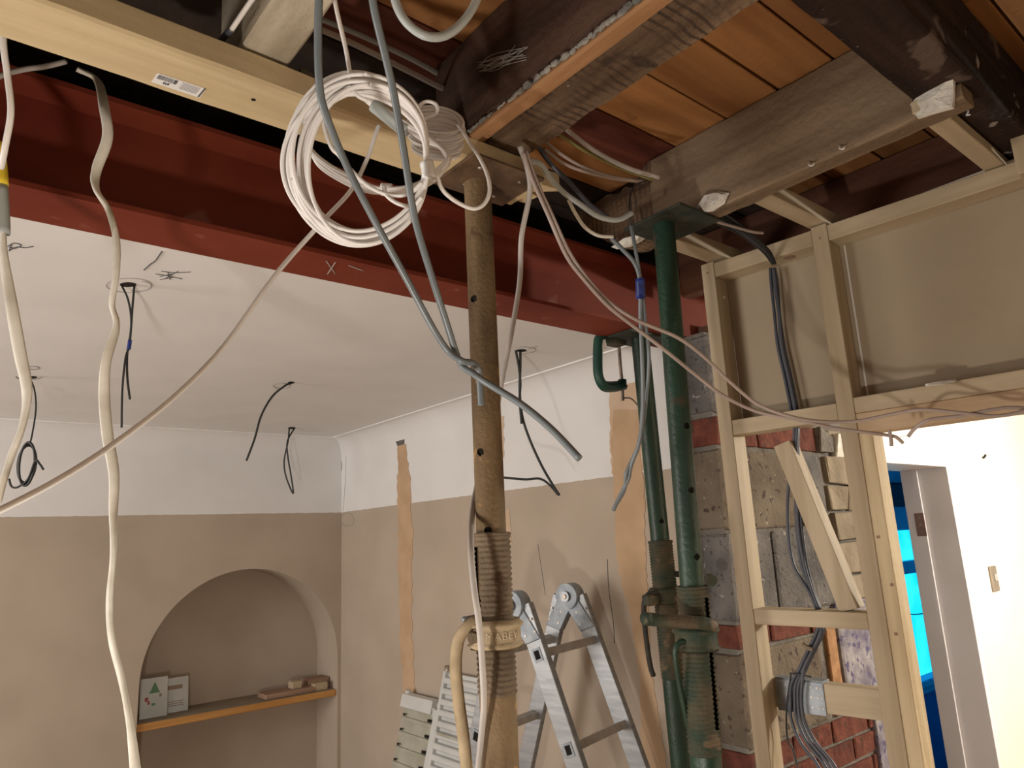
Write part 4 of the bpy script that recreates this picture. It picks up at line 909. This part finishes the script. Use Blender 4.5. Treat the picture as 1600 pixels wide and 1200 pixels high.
# pencil notes and hairlines on the right wall
scribble('pencil_note', 'small pencilled figure on the white frieze near the room corner', [[(522, 725), (522, 737), (534, 734)], [(534, 722), (534, 734)], [(524, 730), (533, 727)], [(538, 712), (543, 704)]], 'pencilL', .002, 'X', XR - .001)
scribble('pencil_note', 'faint filled outline down the frieze ending in a small ring on the tan paint', [[(541, 706), (540, 740), (538, 775), (536, 798)], ring_px(543, 812, 10, 10)], 'pencilL', .0012, 'X', XR - .001)
scribble('wall_crack', 'fine dark hairline down the wall between the ladder and the broad chase', [[(949, 874), (951, 920), (958, 970), (960, 1005)]], 'pencil', .0012, 'X', XR - .001, 'crack')
scribble('wall_crack', 'fine hairline down the wall above the ladder hinges', [[(840, 850), (846, 890), (852, 930)]], 'pencilL', .0012, 'X', XR - .001, 'crack')

# ================================================================ SHELF in the arch
sh = thing('alcove_shelf', 'varnished orange wooden shelf across the arched alcove', 'shelf')
SZ = .972
box('board', 'shelf', AX - AR + .002, AX + AR - .002, YB + .012, YB + AD - .002, SZ - .034, SZ, sh, b=.003)
box('top_face', 'shelfT', AX - AR + .006, AX + AR - .006, YB + .02, YB + AD - .004, SZ, SZ + .0012, sh)
def on_shelf(px): return on(px, 1090, 'Y', YB + .1).x
def card(name, label, x0, x1, y, h, lean, marks):
    t = thing(name, label, 'card'); z0 = SZ + .0015
    hexa('card_front', 'card', [V((x0, y, z0)), V((x1, y, z0)), V((x1, y + .003, z0)), V((x0, y + .003, z0)), V((x0, y + lean, z0 + h)), V((x1, y + lean, z0 + h)), V((x1, y + lean + .003, z0 + h)), V((x0, y + lean + .003, z0 + h))], t)
    for m_, a, b_, c, d in marks:
        P = [V((x0 + (x1 - x0) * u, y + lean * v - .0008, z0 + h * v)) for u, v in ((a, c), (b_, c), (b_, d), (a, d))]
        hexa('printed_patch', m_, P + [p + V((0, .0007, 0)) for p in P], t)
    return t
xA = on(226, 1080, 'Y', YB + .13).x; xB = on(262, 1080, 'Y', YB + .13).x; xC = on(296, 1080, 'Y', YB + .15).x
t = card('greeting_card', 'pale greeting card with a green tree shape at the alcove edge', xA - .02, xB, YB + .12, .185, .02, [('cardr', .18, .30, .42, .52), ('cardr', .28, .36, .34, .42), ('cardg', .42, .56, .30, .36), ('cardb', .70, .78, .5, .58)])
tri = [V((xA + (xB - xA) * u, YB + .12 + .02 * v - .001, SZ + .185 * v)) for u, v in ((.2, .62), (.68, .62), (.56, .74), (.58, .74), (.44, .90), (.30, .74), (.32, .74))]
link('tree_print', mesh('tree', tri + [p + V((0, .0008, 0)) for p in tri], [tuple(range(7)), tuple(range(7, 14))]), 'cardg', t)
card('greeting_card', 'pale card with a brown band standing behind the tree card', xB - .005, xC, YB + .16, .165, .02, [('cardb', .08, .75, .66, .78), ('cardb', .15, .8, .3, .32), ('cardb', .15, .8, .24, .26), ('cardb', .15, .8, .18, .2)])
xs = [on(x, 1065, 'Y', YB + .06).x for x in (414, 490, 458, 473, 480, 513)]
tag(box('wood_offcut', 'offcut', xs[0], xs[1], YB + .04, YB + .17, SZ + .0015, SZ + .028, b=.003), 'flat brown timber offcut lying on the shelf', 'offcut')
tag(box('wood_offcut', 'pineX', xs[2], xs[3], YB + .07, YB + .13, SZ + .0285, SZ + .066, b=.003), 'small pale wood block perched on the flat offcut', 'offcut')
tag(box('wood_offcut', 'offcut', xs[4] + .02, AX + AR - .008, YB + .09, YB + .2, SZ + .0015, SZ + .06, b=.003), 'brown block of wood at the shelf end', 'offcut')
tag(box('wood_offcut', 'pineX', xs[4] + .035, xs[5] - .01, YB + .045, YB + .088, SZ + .0015, SZ + .042, b=.003), 'pale end-grain cube in front of the brown block on the shelf', 'offcut')

# ================================================================ LADDER
ld = thing('folding_ladder', 'aluminium folding ladder standing open as an A-frame by the wall', 'ladder')
az = math.radians(77); dL = V((math.sin(az), math.cos(az), 0)); eL = V((dL.y, -dL.x, 0))
L1 = dep(805, 945, 2.3); L2 = L1 + dL * .32
def rail(P, sg, s, inset):
    top = P + eL * sg * .035; foot = V((P.x, P.y, 0)) + eL * sg * s
    up = (top - foot).normalized(); side = eL * 1.0; side = (side - up * side.dot(up)).normalized()
    w2, t2_ = .034, .0125
    ps = []
    for c in (foot, top):
        for a, b in ((-1, -1), (1, -1), (1, 1), (-1, 1)): ps.append(c + side * w2 * a * .9 + dL * (t2_ * b + inset))
    o = hexa('rail', 'alu', ps, ld, b=.002)
    return foot, top, side, up
R_ = {}
for nm, P, ins in (('a', L1, 0), ('b', L2, 0)):
    for sg, s in ((1, .60), (-1, .56)):
        R_[(nm, sg)] = rail(P, sg, s, ins)
for nm, P in (('a', L1), ('b', L2)):
    link('hinge', disc(P - dL * .026 + V((0, 0, .0)), dL, .044, .052, 28), 'galv', ld)
    link('hinge_hub', disc(P - dL * .036, dL, .018, .01, 20), 'alu', ld)
    link('hinge_rivet', disc(P - dL * .040, dL, .008, .006, 12), 'screw', ld)
    for sg in (1, -1):
        f_, tp, sd_, up_ = R_[(nm, sg)]
        hexa('hinge_arm', 'galv', [P + x for x in (-dL * .018 - sd_ * .03, dL * .018 - sd_ * .03, dL * .018 + sd_ * .03, -dL * .018 + sd_ * .03)] + [tp - up_ * .115 + x for x in (-dL * .0155 - sd_ * .032, dL * .0155 - sd_ * .032, dL * .0155 + sd_ * .032, -dL * .0155 + sd_ * .032)], ld, b=.003)
        for a, b in ((-.02, .05), (.02, .05), (-.02, .09), (.02, .09)): link('rivet', disc(tp - up_ * b + sd_ * a - dL * .0155, -dL, .0035, .002, 8), 'screw', ld)
for sg in (1, -1):
    f1, t1_, s1, u1 = R_[('a', sg)]; f2, t2q, s2, u2 = R_[('b', sg)]
    ln = (t1_ - f1).length
    for k in range(4):
        a = t1_ - u1 * (.155 + .275 * k); b_ = t2q - u2 * (.155 + .275 * k)
        hexa('rung', 'aluD', [a + x for x in (s1 * .014 + u1 * .012, s1 * .014 - u1 * .012, -s1 * .014 - u1 * .012, -s1 * .014 + u1 * .012)] + [b_ + x for x in (s1 * .014 + u1 * .012, s1 * .014 - u1 * .012, -s1 * .014 - u1 * .012, -s1 * .014 + u1 * .012)], ld, b=.002)
        link('rung_socket', boxmesh(-.016, .016, -.0005, .0012, -.02, .02, T=lambda p, a=a: a - dL * .0135 + s1 * p[0] - dL * p[1] + u1 * p[2], b=.0004), 'galv', ld)
        link('socket_hole', boxmesh(-.009, .009, -.0005, .002, -.013, .013, T=lambda p, a=a: a - dL * .0145 + s1 * p[0] - dL * p[1] + u1 * p[2]), 'hole', ld)

# ================================================================ RADIATORS leaning on the right wall
def radiator(label, y0, y1, h, xt, lean, kind):
    t = thing('radiator', label, 'radiator')
    def T(p):   # p = (along Y 0..1 from far to near, out of face, height)
        z = p[2]; return V((xt - lean * (h - z) / h - p[1], y0 + (y1 - y0) * p[0], z))
    def bx(nm, mt, a0, a1, o0, o1, z0, z1, b=.002): return box(nm, mt, a0, a1, o0, o1, z0, z1, t, T=T, b=b)
    if kind == 0:
        bx('back_panel', 'rado', 0, 1, 0, .012, 0, h - .01, 0)
        bx('top_rail', 'radw', 0, .80, .0, .040, h - .055, h)
        bx('edge_rail', 'radw', .90, 1.0, 0, .045, 0, h - .03)
        for a, z in ((.02, h + .015), (.76, h - .03)):
            link('pipe_tail', disc(T((a + .03, .02, z)), (0, 0, -1), .014, .05, 14), 'radw', t)
        z = h - .11
        while z > .1:
            bx('rib', 'rado', .02, .88, .012, .022, z, z + .012, 0)
            bx('slot', 'hole', .70, .80, .022, .024, z + .018, z + .030, 0); bx('slot', 'hole', .06, .12, .022, .024, z + .018, z + .026, 0)
            z -= .062
    else:
        bx('back_panel', 'radw', 0, 1, 0, .012, 0, h - .01, 0)
        z = h - .05
        while z > .05:
            bx('rib', 'radw', .05, 1, .012, .034, z, z + .024, .004); z -= .043
        bx('edge_rail', 'radw', 0, .07, 0, .032, 0, h)
        bx('frame_slot', 'rado', .12, .95, .034, .037, h - .25, h - .24, 0)
        link('pipe_tail', disc(T((.02, .016, h + .02)), (0, 0, -1), .014, .05, 14), 'screw', t)
    return t
radiator('smaller dusty radiator leaning against the wall under the narrow chase, slots up one side', 3.235, 2.90, 1.052, 1.955, .30, 0)
radiator('taller white ribbed radiator leaning against the wall behind the brown prop', 2.885, 2.60, 1.19, 1.955, .30, 1)

# ================================================================ HALL fittings
s_ = thing('wall_switch', 'small metal light switch on the bright hall wall', 'switch')
c = on(1551, 904, 'Y', WY)
box('switch_plate', 'sw', c.x - .042, c.x + .042, WY - .012, WY - .0005, c.z - .062, c.z + .062, s_, b=.003)
box('rocker', 'web', c.x - .012, c.x + .022, WY - .017, WY - .012, c.z - .012, c.z + .022, s_, b=.002)
c = on(1535, 716, 'Y', WY); tag(tube('picture_nail', 'black', [V((c.x, WY - .001, c.z)), V((c.x + .002, WY - .012, c.z + .008)), V((c.x, WY - .018, c.z + .018))], .006, n=4, seg=8), 'black nail in the bright hall wall above the door head', 'nail')
print('SCENE OK', len(bpy.data.objects))
